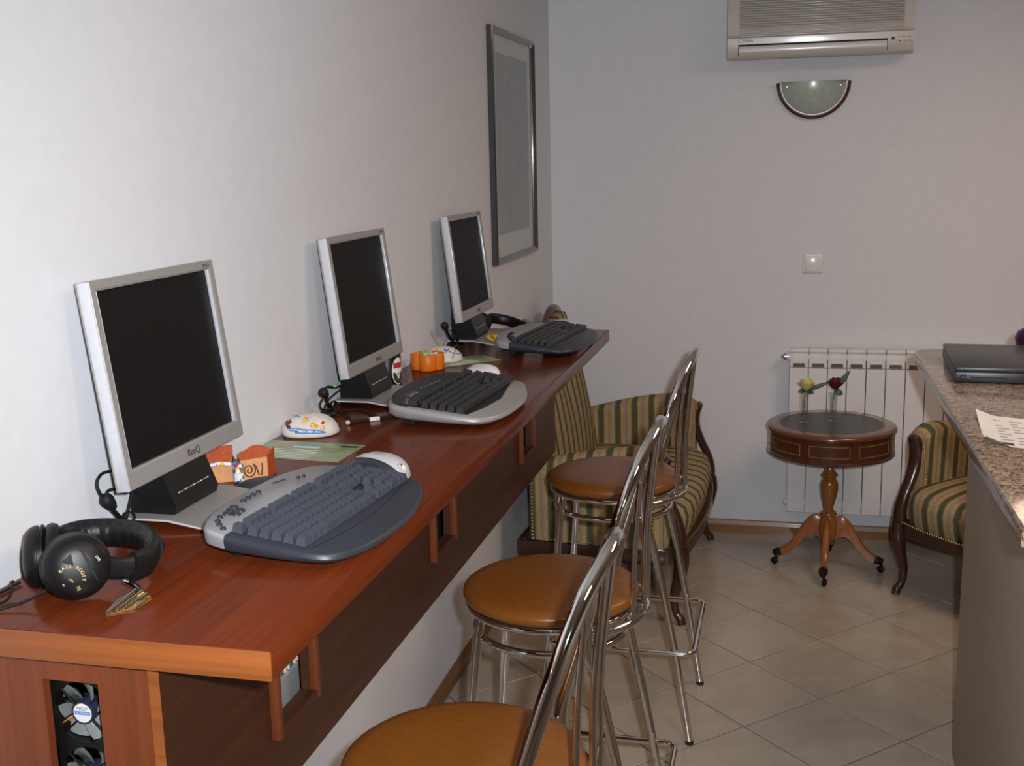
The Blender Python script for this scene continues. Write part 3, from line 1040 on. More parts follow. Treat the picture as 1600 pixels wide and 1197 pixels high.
# ------------------------------------------------------------------ bar stools (backrest towards +x)
def make_stool(label, loc, rot):
    t = thing('bar_stool', label, 'stool', loc, rot, 'chrome bar stools along the desk')
    prof = [(0, .7355), (.175, .7355), (.190, .738), (.1975, .744), (.200, .752), (.1975, .760), (.190, .7655), (.170, .7695), (.12, .772), (.06, .773), (0, .7733)]
    part('seat', MB().lathe(prof, 56), SEATM, t, ang=60)
    def circ(r, z, n=48):
        return [(r * math.cos(2 * math.pi * k / n), r * math.sin(2 * math.pi * k / n), z) for k in range(n)]
    part('seat_ring', MB().tube(circ(.186, .7265), .0085, 10, True), CHROME, t)
    part('lower_ring', MB().tube(circ(.172, .668), .0085, 10, True), CHROME, t)
    # front legs
    for s in (-1, 1):
        pts = spline([(-.125, s * .128, .7265), (-.138, s * .138, .668), (-.165, s * .163, .35), (-.200, s * .192, .0015)], 6)
        part('leg', MB().tube(pts, .0105, 12), CHROME, t)
    # rear legs run on upwards as the hoop of the back
    half = [(.252, .198, .0015), (.205, .198, .30), (.150, .198, .58), (.118, .203, .70), (.122, .203, .78), (.165, .192, .93), (.194, .170, 1.02), (.218, .128, 1.09), (.238, .068, 1.130), (.247, 0, 1.143)]
    pts = [(x, -y, z) for x, y, z in half] + [(x, y, z) for x, y, z in reversed(half[:-1])]
    sp = spline(pts, 6)
    iz = [i for i, p in enumerate(sp) if p.z > 0.70]
    part('leg', MB().tube(sp[:iz[0] + 1], .0112, 12), CHROME, t)
    part('leg', MB().tube(sp[iz[-1]:], .0112, 12), CHROME, t)
    part('back_hoop', MB().tube(sp[iz[0]:iz[-1] + 1], .0132, 14), CHROME, t)
    for yb, yt, zt, xt in ((-.088, -.112, 1.098, .223), (-.03, -.042, 1.133, .241), (.03, .042, 1.133, .241), (.088, .112, 1.098, .223)):
        xb = math.sqrt(.216 ** 2 - yb ** 2)
        pr = spline([(xb, yb, .722), (xb + .002, yb, .80), (xb + .004 + .05 * abs(yb), yb * 1.05, .93), (xt, yt, zt)], 6)
        part('back_rod', MB().tube(pr, .0062, 10), CHROME, t)
    part('back_bar', MB().tube([(.216 * math.cos(a), .216 * math.sin(a), .722) for a in [-1.05 + 2.1 * k / 24 for k in range(25)]], .0085, 10), CHROME, t)
    # foot rest: a rounded rectangular loop around the legs
    x0, x1, yy, z = -.165, .262, .206, .285
    loop = []
    r = .03
    for cx, cy, a0 in ((x1 - r, yy - r, 0), (x0 + r, yy - r, 90), (x0 + r, -yy + r, 180), (x1 - r, -yy + r, 270)):
        for k in range(5):
            a = math.radians(a0 + k * 22.5)
            loop.append((cx + r * math.cos(a), cy + r * math.sin(a), z))
    part('foot_rest', MB().tube(loop, .0085, 10, True), CHROME, t)
    for (x, y) in ((-.200, -.192), (-.200, .192), (.252, -.198), (.252, .198)):
        part('foot_cap', MB().lathe([(0, .0003), (.0122, .0003), (.0122, .010), (.0106, .012)], 14, m=T(x - .001, y, 0)), BLACKM, t)
    return t

make_stool('nearest chrome bar stool, ochre seat cut off by the photo bottom', (.572, 1.60, 0), 0.0)
make_stool('middle chrome bar stool with ochre round seat', (.553, 2.375, 0), 0.0)
make_stool('farthest chrome bar stool, in front of the striped settee', (.553, 3.305, 0), 0.0)

# ------------------------------------------------------------------ upholstered seats (facing local -y)
def make_bergere(name, label, cat, loc, rot, W, humps, backh):
    t = thing(name, label, cat, loc, rot)
    hw = W / 2
    # seat cushion
    def ring(z, k, fr):
        P_ = []
        N = 48
        for q in range(N):
            a = 2 * math.pi * q / N
            c, s = math.cos(a), math.sin(a)
            e = 0.28
            x = (hw - .035 - k) * math.copysign(abs(c) ** e, c)
            y = (.285 - k) * math.copysign(abs(s) ** e, s) - .03
            if s < 0:
                y -= (.045 + fr) * (1 - (x / hw) ** 2)
            P_.append((x, y, z))
        return P_
    mb = MB().ring_loft([ring(.285, .0, -.01), ring(.33, -.006, .0), ring(.38, -.008, .008), ring(.415, -.002, .0), ring(.432, .02, -.005), ring(.443, .07, -.02), ring(.449, .14, -.04), ring(.450, .2, -.05)])
    part('seat', mb, FAB_X, t, ang=60)
    # rails
    def arc(z, k):
        pts = []
        for q in range(17):
            x = -hw + .03 + (W - .06) * q / 16
            pts.append((x, -.315 - (.055 + k) * (1 - (x / hw) ** 2), z))
        return pts
    mb = MB()
    fr = arc(.265, .0)
    mb.ring_loft([[(p[0], p[1] - .012, .238 + .02 * (1 - (2 * abs(p[0]) / W))), (p[0], p[1] - .012, .292), (p[0], p[1] + .022, .292), (p[0], p[1] + .022, .238 + .02 * (1 - (2 * abs(p[0]) / W)))] for p in fr])
    part('front_rail', mb, WALNUT, t, ang=50)
    for s in (-1, 1):
        part('side_rail', MB().box(s * (hw - .03) - .014, s * (hw - .03) + .014, -.28, .28, .236, .290, .004), WALNUT, t)
    part('rear_rail', MB().box(-hw + .03, hw - .03, .255, .285, .236, .292, .004), WALNUT, t)
    # arms
    for s in (-1, 1):
        def sec(v):
            y = .235 - .505 * v
            zt = .590 + .082 * math.sin(min(1, v * 1.05) * math.pi / 2) - .035 * (max(0, v - .86) / .14) ** 2
            xo = s * (hw - .012 - .02 * (1 - v) + .012 * math.sin(v * math.pi))
            xi = xo - s * .075
            P_ = []
            prof = [(xo, .292), (xo, .40), (xo + s * .006, .50), (xo + s * .010, zt - .05), (xo + s * .004, zt - .018), (xo - s * .018, zt), (xo - s * .052, zt - .001), (xi - s * .002, zt - .02), (xi + s * .002, zt - .06), (xi + s * .006, .48), (xi + s * .008, .40), (xi + s * .008, .292)]
            return [(a, y, b) for a, b in prof]
        mb = MB().ring_loft([sec(k / 10) for k in range(11)])
        part('arm_panel', mb, FAB_Y, t, ang=60)
        # serpentine post at the front of the arm
        xo = s * (hw - .045)
        pth = [(xo, -.290, .632), (xo, -.276, .612), (xo, -.264, .575), (xo, -.270, .520), (xo, -.296, .455), (xo + s * .004, -.322, .398), (xo + s * .008, -.334, .345), (xo + s * .008, -.334, .290)]
        rad = [.016, .028, .031, .027, .023, .023, .026, .029]
        sp = spline(pth, 5)
        rr = [rad[min(int(i / 5), len(rad) - 2)] * (1 - (i % 5) / 5) + rad[min(int(i / 5) + 1, len(rad) - 1)] * ((i % 5) / 5) for i in range(len(sp))]
        po = part('arm_post', MB().tube(sp, rr, 12, flat=(.75, 1.05), up=(0, 1, 0)), WALNUT, t, ang=60)
        nb = MB()
        for k in range(22):
            z = .44 + .20 * k / 21
            yv = -.263 + .012 * math.cos((z - .44) / .2 * math.pi)
            nb.lathe([(0, .003), (.003, .0018), (.0042, 0)], 6, m=frame((xo - s * .040, yv, z), (-s, -.5, 0)))
            nb.lathe([(0, .003), (.003, .0018), (.0042, 0)], 6, m=frame((s * (hw - .001), -.235, .30 + .32 * k / 21), (s, 0, 0)))
            nb.lathe([(0, .003), (.003, .0018), (.0042, 0)], 6, m=frame((s * (hw - .022), .225, .30 + .28 * k / 21), (s, 0, 0)))
        for k in range(40):
            nb.lathe([(0, .003), (.003, .0018), (.0042, 0)], 6, m=frame((s * (hw - .012), .22 - .46 * k / 39, .300), (s, 0, .2)))
        part('nailhead_trim', nb, BRASSN, t)['kind'] = 'stuff'
        # cabriole leg
        pth = [(xo + s * .008, -.334, .295), (xo + s * .010, -.337, .24), (xo + s * .006, -.326, .17), (xo, -.310, .10), (xo + s * .002, -.316, .045), (xo + s * .008, -.334, .018), (xo + s * .008, -.338, .001)]
        rad = [.028, .029, .023, .017, .0145, .017, .015]
        sp = spline(pth, 5)
        rr = [rad[min(int(i / 5), len(rad) - 2)] * (1 - (i % 5) / 5) + rad[min(int(i / 5) + 1, len(rad) - 1)] * ((i % 5) / 5) for i in range(len(sp))]
        part('leg', MB().tube(sp, rr, 12, up=(0, 1, 0)), WALNUT, t, ang=60)
        part('leg', MB().tube(spline([(s * (hw - .05), .262, .24), (s * (hw - .05), .268, .12), (s * (hw - .045), .290, .001)], 5), [.024 - .008 * k / 10 for k in range(11)], 10, up=(0, 1, 0)), WALNUT, t)
    # nailheads along the front of the seat
    nb = MB()
    nn = int(W / .013)
    for k in range(nn):
        x = -hw + .05 + (W - .1) * k / (nn - 1)
        nb.lathe([(0, .003), (.003, .0018), (.0042, 0)], 6, m=frame((x, -.329 - .052 * (1 - (x / hw) ** 2), .299), (0, -1, .3)))
    part('nailhead_trim', nb, BRASSN, t)['kind'] = 'stuff'
    # back
    def top(x):
        f = (x / (hw - .06))
        if humps == 1:
            return backh - .17 + .17 * max(0, math.cos(f * math.pi / 2)) ** .8
        g = abs(abs(f) - .5) * 2
        return backh - .085 - .13 * max(0, abs(f) - .72) / .28 + .085 * (math.cos(g * math.pi / 2) if g < 1 else 0)
    nx, nz = 28, 12
    def bk(u, v, side):
        x = (-1 + 2 * u) * (hw - .055 - .03 * v)
        zt = top(x) - .022
        z = .40 + (zt - .40) * v
        y0 = .175 + .115 * v ** 1.2
        bul = .045 * max(0, math.sin(math.pi * min(1, max(0, u)))) ** .4 * max(0, math.sin(math.pi * (0.1 + .85 * v))) ** .6
        return (x, (y0 - bul) if side == 0 else (y0 + .035), z)
    mb = MB()
    mb.grid(lambda u, v: bk(u, v, 0), nx, nz)
    mb.grid(lambda u, v: bk(1 - u, v, 1), nx, nz)
    mb.grid(lambda u, v: (lambda a, b: tuple(a[i] + (b[i] - a[i]) * v for i in range(3)))(bk(u, 1, 0), bk(u, 1, 1)), nx, 1)
    for uu in (0, 1):
        mb.grid(lambda u, v: (lambda a, b: tuple(a[i] + (b[i] - a[i]) * v for i in range(3)))(bk(uu, u, 0), bk(uu, u, 1)), nz, 1)
    part('backrest', mb, FAB_X, t, ang=60)
    # carved crest rail and stiles around it
    pts = []
    for k in range(9):
        v = k / 9
        x = -(hw - .05 - .03 * v)
        pts.append((x, .19 + .115 * v ** 1.2, .42 + (top(-(hw - .085)) - .44) * v))
    left = pts
    crest = [((-1 + 2 * k / 36) * (hw - .08), .315, top((-1 + 2 * k / 36) * (hw - .08)) - .008) for k in range(37)]
    right = [(-p[0], p[1], p[2]) for p in reversed(left)]
    part('back_stile', MB().tube(left + crest[:1], .017, 8, up=(0, 1, 0)), WALNUT, t, ang=60)
    part('back_stile', MB().tube(crest[-1:] + right, .017, 8, up=(0, 1, 0)), WALNUT, t, ang=60)
    part('crest_rail', MB().tube(crest, [.012 + .008 * max(0, math.cos((abs(p[0]) / (hw - .08) - (.5 if humps == 2 else 0)) * math.pi * (2 if humps == 2 else 1))) for p in crest], 10, up=(0, 1, 0)), MAHOG, t, ang=60)
    return t

make_bergere('settee', 'green and gold striped two-seat settee in the corner under the picture', 'settee', (.380, 4.480, 0), math.radians(87.8), 1.05, 2, 1.085)
make_bergere('armchair', 'green and gold striped armchair partly hidden behind the granite counter', 'armchair', (1.930, 4.470, 0), math.radians(-45), .64, 1, .98)

# ------------------------------------------------------------------ drum table
TC = (1.236, 4.672)
t = thing('drum_table', 'round mahogany drum table with dark leather top on tripod-like pedestal', 'table', (TC[0], TC[1], 0))
RT = .256
part('drum', MB().lathe([(0, .503), (RT - .012, .503), (RT - .004, .507), (RT - .004, .513), (RT - .008, .517), (RT - .008, .600), (RT, .604), (RT + .001, .612), (RT - .003, .619), (RT - .012, .622), (RT - .052, .622), (RT - .0525, .6205), (0, .6205)], 72), MAHOG, t, ang=35)
part('rim', MB().lathe([(RT - .052, .6215), (RT - .051, .6232), (RT - .012, .6236), (RT - .003, .620), (RT + .0015, .612), (RT + .0008, .606)], 72), MAHOGX, t, ang=50)
part('leather_inset', MB().lathe([(0, .6226), (RT - .0525, .6226), (RT - .0525, .6208)], 64), GREENLEATHER, t, ang=30)
mb = MB()
mb.tube([((RT - .058) * math.cos(2 * math.pi * k / 64), (RT - .058) * math.sin(2 * math.pi * k / 64), .6228) for k in range(64)], .0012, 5, True)
part('gilt_line', mb, PENCIL, t)
for k in range(8):      # inlaid panels round the frieze
    a0 = math.radians(-90 - 21 + k * 45)
    a1 = a0 + math.radians(36)
    rr = RT - .0078
    loop = [(rr * math.cos(a0 + (a1 - a0) * q / 12), rr * math.sin(a0 + (a1 - a0) * q / 12), .538) for q in range(13)] + [(rr * math.cos(a1 - (a1 - a0) * q / 12), rr * math.sin(a1 - (a1 - a0) * q / 12), .582) for q in range(13)]
    part('drawer_inlay', MB().tube(loop, .0014, 5, True), PENCIL, t)
part('pedestal', MB().lathe([(0, .505), (.030, .505), (.030, .490), (.020, .484), (.017, .470), (.015, .440), (.019, .425), (.030, .412), (.034, .404), (.028, .396), (.022, .392), (.030, .384), (.036, .368), (.036, .345), (.030, .310), (.022, .280), (.017, .264), (.020, .256), (.032, .246), (.034, .238), (.028, .230), (.034, .222), (.038, .205), (.038, .150), (.030, .132), (0, .126)], 28), OAKL, t, ang=35)
for k, ang in enumerate((-96, -6, 84, 174)):
    a = math.radians(ang)
    d = Vector((math.cos(a), math.sin(a), 0))
    rail = [(.030, .180, .046), (.060, .190, .043), (.090, .168, .036), (.120, .124, .030), (.150, .084, .024), (.180, .062, .019), (.205, .054, .015)]
    sp = spline([(r_, z_, h_) for r_, z_, h_ in rail], 4)
    q = Vector((-d.y, d.x, 0))
    rings = []
    for p in sp:
        c = d * p.x + Vector((0, 0, p.y))
        w = .013
        rings.append([c + q * w - Vector((0, 0, p.z)), c + q * w + Vector((0, 0, p.z * .7)), c + q * w * .5 + Vector((0, 0, p.z)), c - q * w * .5 + Vector((0, 0, p.z)), c - q * w + Vector((0, 0, p.z * .7)), c - q * w - Vector((0, 0, p.z))])
    lg = part('leg', MB().ring_loft(rings), OAKL, t, ang=40)
    mb = MB()
    e = d * .212 + Vector((0, 0, .050))
    mb.tube([d * .188 + Vector((0, 0, .057)), d * .205 + Vector((0, 0, .053)), d * .222 + Vector((0, 0, .050))], [.019, .018, .012], 10)
    mb.tube([e + Vector((0, 0, -.005)), e + Vector((.006, .004, -.024))], .006, 8)
    part('toe_cap', mb, CASTER, lg)
    wc = d * .214 + q * .007
    part('caster', MB().lathe([(0, -.006), (.013, -.006), (.0155, -.004), (.0155, .004), (.013, .006), (0, .006)], 18, m=frame((wc.x, wc.y, .0158), (d.x * .4 - d.y, d.y * .4 + d.x, 0))), CASTER, lg)

# bud vases with a rose each
def vase(label, x, y, hh, petal, rosel, lean, leafside):
    t = thing('bud_vase', label, 'vase', (x, y, .6228), 0, 'bud vases on the drum table')
    pr = [(0, .0004), (.020, .0004), (.021, .002), (.019, .0035), (.009, .006), (.008, .012), (.0105, .018), (.012, .022), (.0105, .026), (.0125, .030), (.014, .06), (.0175, hh), (.0166, hh), (.0132, .062), (.0115, .034), (0, .032)]
    part('glass', MB().lathe(pr, 24), GLASS, t, ang=40)
    r = thing('rose', rosel, 'rose', (x, y, .6228 + .034), 0, 'roses in the bud vases')
    top = Vector((lean, -.006, hh - .034 + .020))
    part('stem', MB().tube(spline([(0.003, 0, 0), (-.003, 0, .03), (lean * .3, -.002, hh - .04), tuple(top)], 5), .0017, 7), LEAFM, r)
    # petals: overlapping cupped grids spiralling out
    for k in range(11):
        lay = 0 if k < 3 else (1 if k < 6 else 2)
        a = k * 2.4
        R0 = (.013, .020, .0265)[lay]
        hgt = (.046, .044, .036)[lay]
        def pet(u, v, a=a, R0=R0, hgt=hgt, lay=lay):
            w = a + (u - .5) * 1.9 * (1 - .15 * v)
            rad = R0 * (0.35 + 0.75 * math.sin(min(1, v * 1.1) * math.pi / 2) + (.22 * max(0, v - .75) / .25 if lay == 2 else 0))
            z = hgt * v - .004 * (2 * u - 1) ** 2 * v - (.006 * max(0, v - .8) / .2 if lay == 2 else 0)
            return (top.x + rad * math.cos(w), top.y + rad * math.sin(w), top.z + z - .004)
        part('petal', MB().grid(pet, 5, 5), petal, r)
    for (dx, dy, dz, sx) in leafside:
        b0 = top + Vector((0, 0, -.006))
        tip = top + Vector((dx, dy, dz))
        q = (tip - b0).normalized()
        sd = q.cross(Vector((0, -1, 0.2))).normalized()
        L = (tip - b0).length
        part('leaf', MB().grid(lambda u, v: b0 + q * (L * v) + sd * ((u - .5) * sx * max(0, math.sin(math.pi * (.06 + .92 * v))) ** .8) + Vector((0, -.004 * math.sin(v * 3) + .003 * abs(u - .5), 0)), 4, 7), LEAFM, r)
vase('slim glass bud vase holding the yellow rose', 1.128, 4.655, .125, ROSEY, 'pale yellow rose in the glass vase on round table', .006, [(.085, 0, .028, .018), (-.032, -.012, -.008, .022), (.03, -.014, -.014, .02)])
vase('slim glass bud vase holding the dark red rose', 1.243, 4.70, .122, ROSER, 'dark red rose with upright leaf in vase on round table', .004, [(.056, 0, .072, .024), (.030, -.004, -.026, .026)])

# ------------------------------------------------------------------ reception counter
GZ = 1.13
GX = 1.419
cb = thing('reception_counter', 'taupe laminate counter body at the right edge under granite top', 'counter', (1.95, 1.6, 0))
BX, BY1 = 1.545, 3.20
wpart('side_panel', MB().box(BX, BX + .02, .35, BY1, .0005, GZ - .032, .0015), COUNTER, cb)
wpart('end_panel', MB().box(BX + .0205, 2.30, BY1 - .02, BY1, .0005, GZ - .032, .0015), COUNTER, cb)
wpart('end_panel', MB().box(BX + .0205, 2.30, .35, .37, .0005, GZ - .032, .0015), COUNTER, cb)
wpart('rear_panel', MB().box(2.28, 2.30, .371, BY1 - .021, .0005, GZ - .032, .0015), COUNTER, cb)
poly = []
r = .05
for cx, cy, a0 in ((2.36 - r, 3.49 - r, 0), (GX + r, 3.49 - r, 90)):
    for k in range(7):
        a = math.radians(a0 + 15 * k)
        poly.append((cx + r * math.cos(a), cy + r * math.sin(a)))
poly += [(GX, 1.80), (2.36, 1.80)]
mb = MB().prism(poly, GZ - .0315, GZ, bev=.006)
g = put('granite_countertop', mb.mesh('granite_countertop'), GRANITE)
tag(g, 'polished brown speckled granite countertop at right', 'countertop')
# laptop
lp = thing('laptop', 'closed black laptop lying on the granite countertop', 'laptop', (1.617, 3.160, GZ), math.radians(-2))
part('base', MB().box(-.140, .140, -.185, .185, .001, .027, .003), LAPTOP, lp)
part('lid', MB().box(-.140, .140, -.187, .185, .0282, .0395, .003), LAPTOP, lp)
part('hinge_gap', MB().box(-.137, .137, -.1835, .180, .0268, .0284), BLACKM, lp)
mb = MB().tube([(-.120 + .008 * math.cos(a), -.1855, .013 + .006 * math.sin(a)) for a in [2 * math.pi * k / 14 for k in range(14)]], .0014, 6, True)
part('lock_slot', mb, BLACKM, lp)
part('port', MB().box(-.115, -.101, -.1862, -.1845, .008, .018, .0005), KEYM, lp)
part('drive_slot', MB().box(-.098, -.018, -.1858, -.1845, .0125, .0145), BLACKM, lp)
part('latch', MB().box(-.1415, -.1395, -.10, -.085, .012, .018), KEYM, lp)
part('lid_emblem', MB().box(.055, .080, -.02, -.012, .0394, .0399), SILVER, lp)
# printed sheet
sh = thing('paper_sheet', 'white printed sheet with curled corner on granite countertop', 'paper', (1.54, 2.44, GZ))
NL, FL, NR, FR = Vector((1.448, 2.335)), Vector((1.466, 2.61)), Vector((1.640, 2.262)), Vector((1.660, 2.532))
def sheet(u, v, dz=0.0):
    p = (NL * (1 - u) + NR * u) * (1 - v) + (FL * (1 - u) + FR * u) * v
    z = .0014 + .012 * max(0, .18 - u) / .18 * max(0, v - .5) / .5 + .016 * max(0, .22 - u - v) / .22
    return (p.x, p.y, GZ + z + dz)
mb = MB()
mb.grid(lambda u, v: sheet(u, v), 18, 18)
mb.grid(lambda u, v: sheet(1 - u, v, -.0007), 18, 18)
wpart('sheet', mb, PAPER, sh, ang=60)
GREYINK = plain('grey_print', (0.30, 0.30, 0.33), 0.6)
REDDISH = plain('brick_print', (0.45, 0.22, 0.20), 0.6)
def patch(u0, u1, v0, v1, mat, nm):
    wpart(nm, MB().grid(lambda u, v: sheet(u0 + (u1 - u0) * u, v0 + (v1 - v0) * v, .0004), 4, 4), mat, sh)
for k in range(9):
    for c in range(5):
        if (k * 3 + c * 5) % 7 == 0:
            continue
        u0, v0 = .16 + .155 * c, .10 + .09 * k
        patch(u0, u0 + .07 + .05 * ((k + c) % 2), v0, v0 + .022, GREYINK if (k + c) % 3 else REDDISH, 'print_line')
patch(.90, .99, .25, .95, GREYINK, 'print_block')
patch(.14, .26, .04, .12, INK, 'print_block')
# dark purple thing behind the laptop
pv = tag(put('jug', MB().lathe([(0, .0005), (.040, .0005), (.056, .022), (.061, .046), (.054, .064), (.036, .076), (.0, .080)], 28).mesh('jug'), PURPLE, None, (1.745, 3.425, GZ)), 'dark purple rounded vessel at the right edge behind laptop', 'vessel')

# ------------------------------------------------------------------ radiator
ra = thing('radiator', 'white sectional aluminium radiator on the back wall behind round table', 'radiator', (1.50, 5.03, .14))
NS = 12
rx0 = 1.064
for k in range(NS):
    x = rx0 + .08 * k
    yf = 4.986
    mb = MB()
    # folded channel: flat front plate with returned edges, so that the joints are deep slots
    pr = [(x + .0018, yf + .045), (x + .0018, yf + .002), (x + .0038, yf), (x + .0762, yf), (x + .0782, yf + .002), (x + .0782, yf + .045), (x + .0752, yf + .045), (x + .0752, yf + .004), (x + .0048, yf + .004), (x + .0048, yf + .045)]
    mb.prism(pr, .141, .790)
    mb.box(x + .034, x + .046, yf + .0045, yf + .07, .16, .788, .003)                 # fin behind
    mb.box(x + .0015, x + .0785, yf + .004, yf + .074, .858, .872, .004)             # top cap
    mb.box(x + .0015, x + .0785, yf + .014, yf + .066, .790, .858, .004)             # header body, set back
    s_ = wpart('radiator_section', mb, RADM, ra)
    fr_ = [(x + .010, yf + .012, .792), (x + .016, yf + .012, .812), (x + .064, yf + .012, .812), (x + .070, yf + .012, .792)]
    wpart('air_vent_lip', MB().tube(fr_, .003, 6), WHITEM, s_)
    wpart('grille_slot_shade', MB().box(x + .016, x + .064, yf + .0128, yf + .0141, .793, .808), GROUT, s_)  # dark strip paints the shade inside the vent
wpart('header_pipe', MB().tube([(rx0 - .012, 5.02, .835), (rx0 + .08 * NS, 5.02, .835)], .017, 14), WHITEM, ra)
wpart('header_pipe', MB().tube([(rx0 + .001, 5.02, .175), (rx0 + .08 * NS, 5.02, .175)], .017, 14), WHITEM, ra)
wpart('bleed_valve', MB().lathe([(0, .022), (.006, .021), (.008, .014), (.012, .012), (.016, .008), (.016, -.004)], 16, m=frame((rx0 - .014, 5.02, .835), (-1, 0, 0))), ALU, ra)
wpart('drain_plug', MB().lathe([(0, .012), (.007, .011), (.012, .008), (.015, 0)], 14, m=frame((rx0 - .002, 5.02, .175), (-1, 0, 0))), WHITEM, ra)
for xx in (rx0 + .16, rx0 + .72):
    wpart('bracket', MB().box(xx - .010, xx + .010, 5.035, 5.0845, .79, .80), WHITEM, ra)

# ------------------------------------------------------------------ air conditioner
ax0, ax1 = .787, 1.512
ac = thing('air_conditioner', 'cream split air conditioner high on the back wall', 'air conditioner', (1.15, 5.0, 2.085))
prof = [(5.0845, 2.10), (4.96, 2.088), (4.915, 2.086), (4.893, 2.094), (4.886, 2.110), (4.884, 2.150), (4.882, 2.168), (4.890, 2.178), (4.893, 2.335), (4.910, 2.358), (5.0845, 2.362)]
mb = MB().ring_loft([[(x, p[0], p[1]) for p in prof] for x in (ax0, ax0 + .004, ax1 - .004, ax1)])
wpart('body', mb, ACM, ac, ang=30)
mb = MB()
for k in range(15):
    z = 2.186 + k * .0098
    mb.box(ax0 + .048, ax1 - .040, 4.884, 4.8935, z, z + .0052, .0018, seg=2)
gr = wpart('intake_grille', mb, ACM, ac)
mb = MB()
for k in range(16):
    z = 2.1815 + k * .0098
    mb.box(ax0 + .048, ax1 - .040, 4.8905, 4.8925, z, z + .004)
wpart('grille_gap_shade', mb, plain('grille_painted_shadow', (.30, .28, .25), .6), gr, smooth=False)  # darker strips stand in for shade between the slats
wpart('front_lip', MB().tube([(ax0 + .002, 4.8835, 2.176), (ax1 - .002, 4.8835, 2.176)], .0045, 10), ACM, ac)
lv = wpart('louvre', MB().ring_loft([[(x, p[0], p[1]) for p in [(4.8835, 2.136), (4.8825, 2.118), (4.886, 2.102), (4.893, 2.0925), (4.902, 2.088), (4.903, 2.091), (4.8945, 2.097), (4.889, 2.106), (4.8865, 2.119), (4.887, 2.136)]] for x in (ax0 + .046, ax1 - .102)]), ACM, ac, ang=60)
wpart('outlet_gap_shade', MB().box(ax0 + .044, ax1 - .100, 4.8830, 4.8860, 2.1365, 2.1435), GAP_SHADE, ac)  # solid dark strip, shade of the outlet slit painted on
for xx in (ax0 + .0445, ax1 - .1008):
    wpart('outlet_gap_shade', MB().box(xx - .001, xx + .001, 4.8832, 4.8875, 2.100, 2.1365), GAP_SHADE, ac)  # shade at the louvre ends, painted as thin dark strips
wpart('receiver_window', MB().box(ax1 - .086, ax1 - .074, 4.8825, 4.8845, 2.137, 2.147), BLACKP, ac)
acoff = T(*(-Vector(ac.location)))
front = lambda x, z: acoff @ frame((x, 4.8828, z), (0, -1, 0), (1, 0, 0))
text_mesh('brand_print', 'Midea', .017, INK, ac, front(ax0 + .082, 2.1585) @ T(0, 0, 0.0002), .0003, shear=.15)
wpart('brand_emblem', MB().tube([(ax0 + .052 + .008 * math.cos(a), 4.8826, 2.160 + .007 * math.sin(a)) for a in [.6 + 4.6 * k / 16 for k in range(17)]], .0009, 5), INK, ac)
for k in range(3):
    text_mesh('indicator_print', 'run' if k == 0 else ('timer' if k == 1 else 'auto'), .0075, INK, ac, front(ax1 - .060 + k * .020, 2.147), .0002)
for k in range(3):
    wpart('indicator_mark', MB().box(ax1 - .058 + k * .019, ax1 - .050 + k * .019, 4.8825, 4.8845, 2.130, 2.1335), REDINK if k else INK, ac)

# ------------------------------------------------------------------ half-moon wall lamp
wl = thing('wall_lamp', 'half moon wall lamp of frosted glass with dark wooden rim, under air conditioner', 'lamp', (1.135, 5.084, 1.85))
cx0, cz0, rw, rh = 1.135, 1.997, .138, .138
def bowl(u, v):
    a = math.pi + math.pi * u
    s = math.sin(v * math.pi / 2)
    return (cx0 + rw * math.cos(a) * (1 - v * .999) ** .5 if False else cx0 + rw * math.cos(a) * math.cos(v * math.pi / 2), 5.078 - .075 * s, cz0 + rh * math.sin(a) * math.cos(v * math.pi / 2) ** 1.0)
wpart('shade', MB().grid(bowl, 32, 12), FROST, wl, ang=60)
rim = [(cx0 + (rw + .006) * math.cos(math.pi + math.pi * k / 32), 5.070, cz0 + (rh + .006) * math.sin(math.pi + math.pi * k / 32)) for k in range(33)]
wpart('rim', MB().tube(rim, .0085, 10, flat=(1.3, 1.0), up=(0, 1, 0)), MAHOG, wl)
wpart('back_plate', MB().prism([(cx0 + (rw + .008) * math.cos(math.pi + math.pi * k / 24), cz0 + (rh + .008) * math.sin(math.pi + math.pi * k / 24)) for k in range(25)], 0, .004, m=Matrix(((1, 0, 0, 0), (0, 0, 1, 5.0795), (0, 1, 0, 0), (0, 0, 0, 1)))), WHITEM, wl)
rim2 = [(cx0 + (rw - .004) * math.cos(math.pi + math.pi * k / 32), 5.064, cz0 + (rh - .004) * math.sin(math.pi + math.pi * k / 32)) for k in range(33)]
wpart('glass_rim', MB().tube(rim2, .0055, 10, up=(0, 1, 0)), SILVER_B, wl)
wpart('top_edge', MB().box(cx0 - rw, cx0 + rw, 5.006, 5.079, cz0 - .001, cz0 + .002), MAHOG, wl)
for s in (-1, 1):
    wpart('screw', MB().lathe([(0, .004), (.004, .003), (.006, .0), (.006, -.004)], 14, m=frame((cx0 + s * .108, 5.0305, cz0 - .018), (0, -1, 0))), CORK, wl)

# ------------------------------------------------------------------ light switch
sw = thing('light_switch', 'square white rocker light switch on the back wall', 'light switch', (1.153, 5.0845, 1.195))
wpart('plate', MB().box(1.111, 1.196, 5.075, 5.0848, 1.193, 1.278, .006, seg=3), WHITEP, sw)
wpart('rocker', MB().box(1.121, 1.186, 5.070, 5.0752, 1.203, 1.268, .003, m=I4), WHITEM, sw)

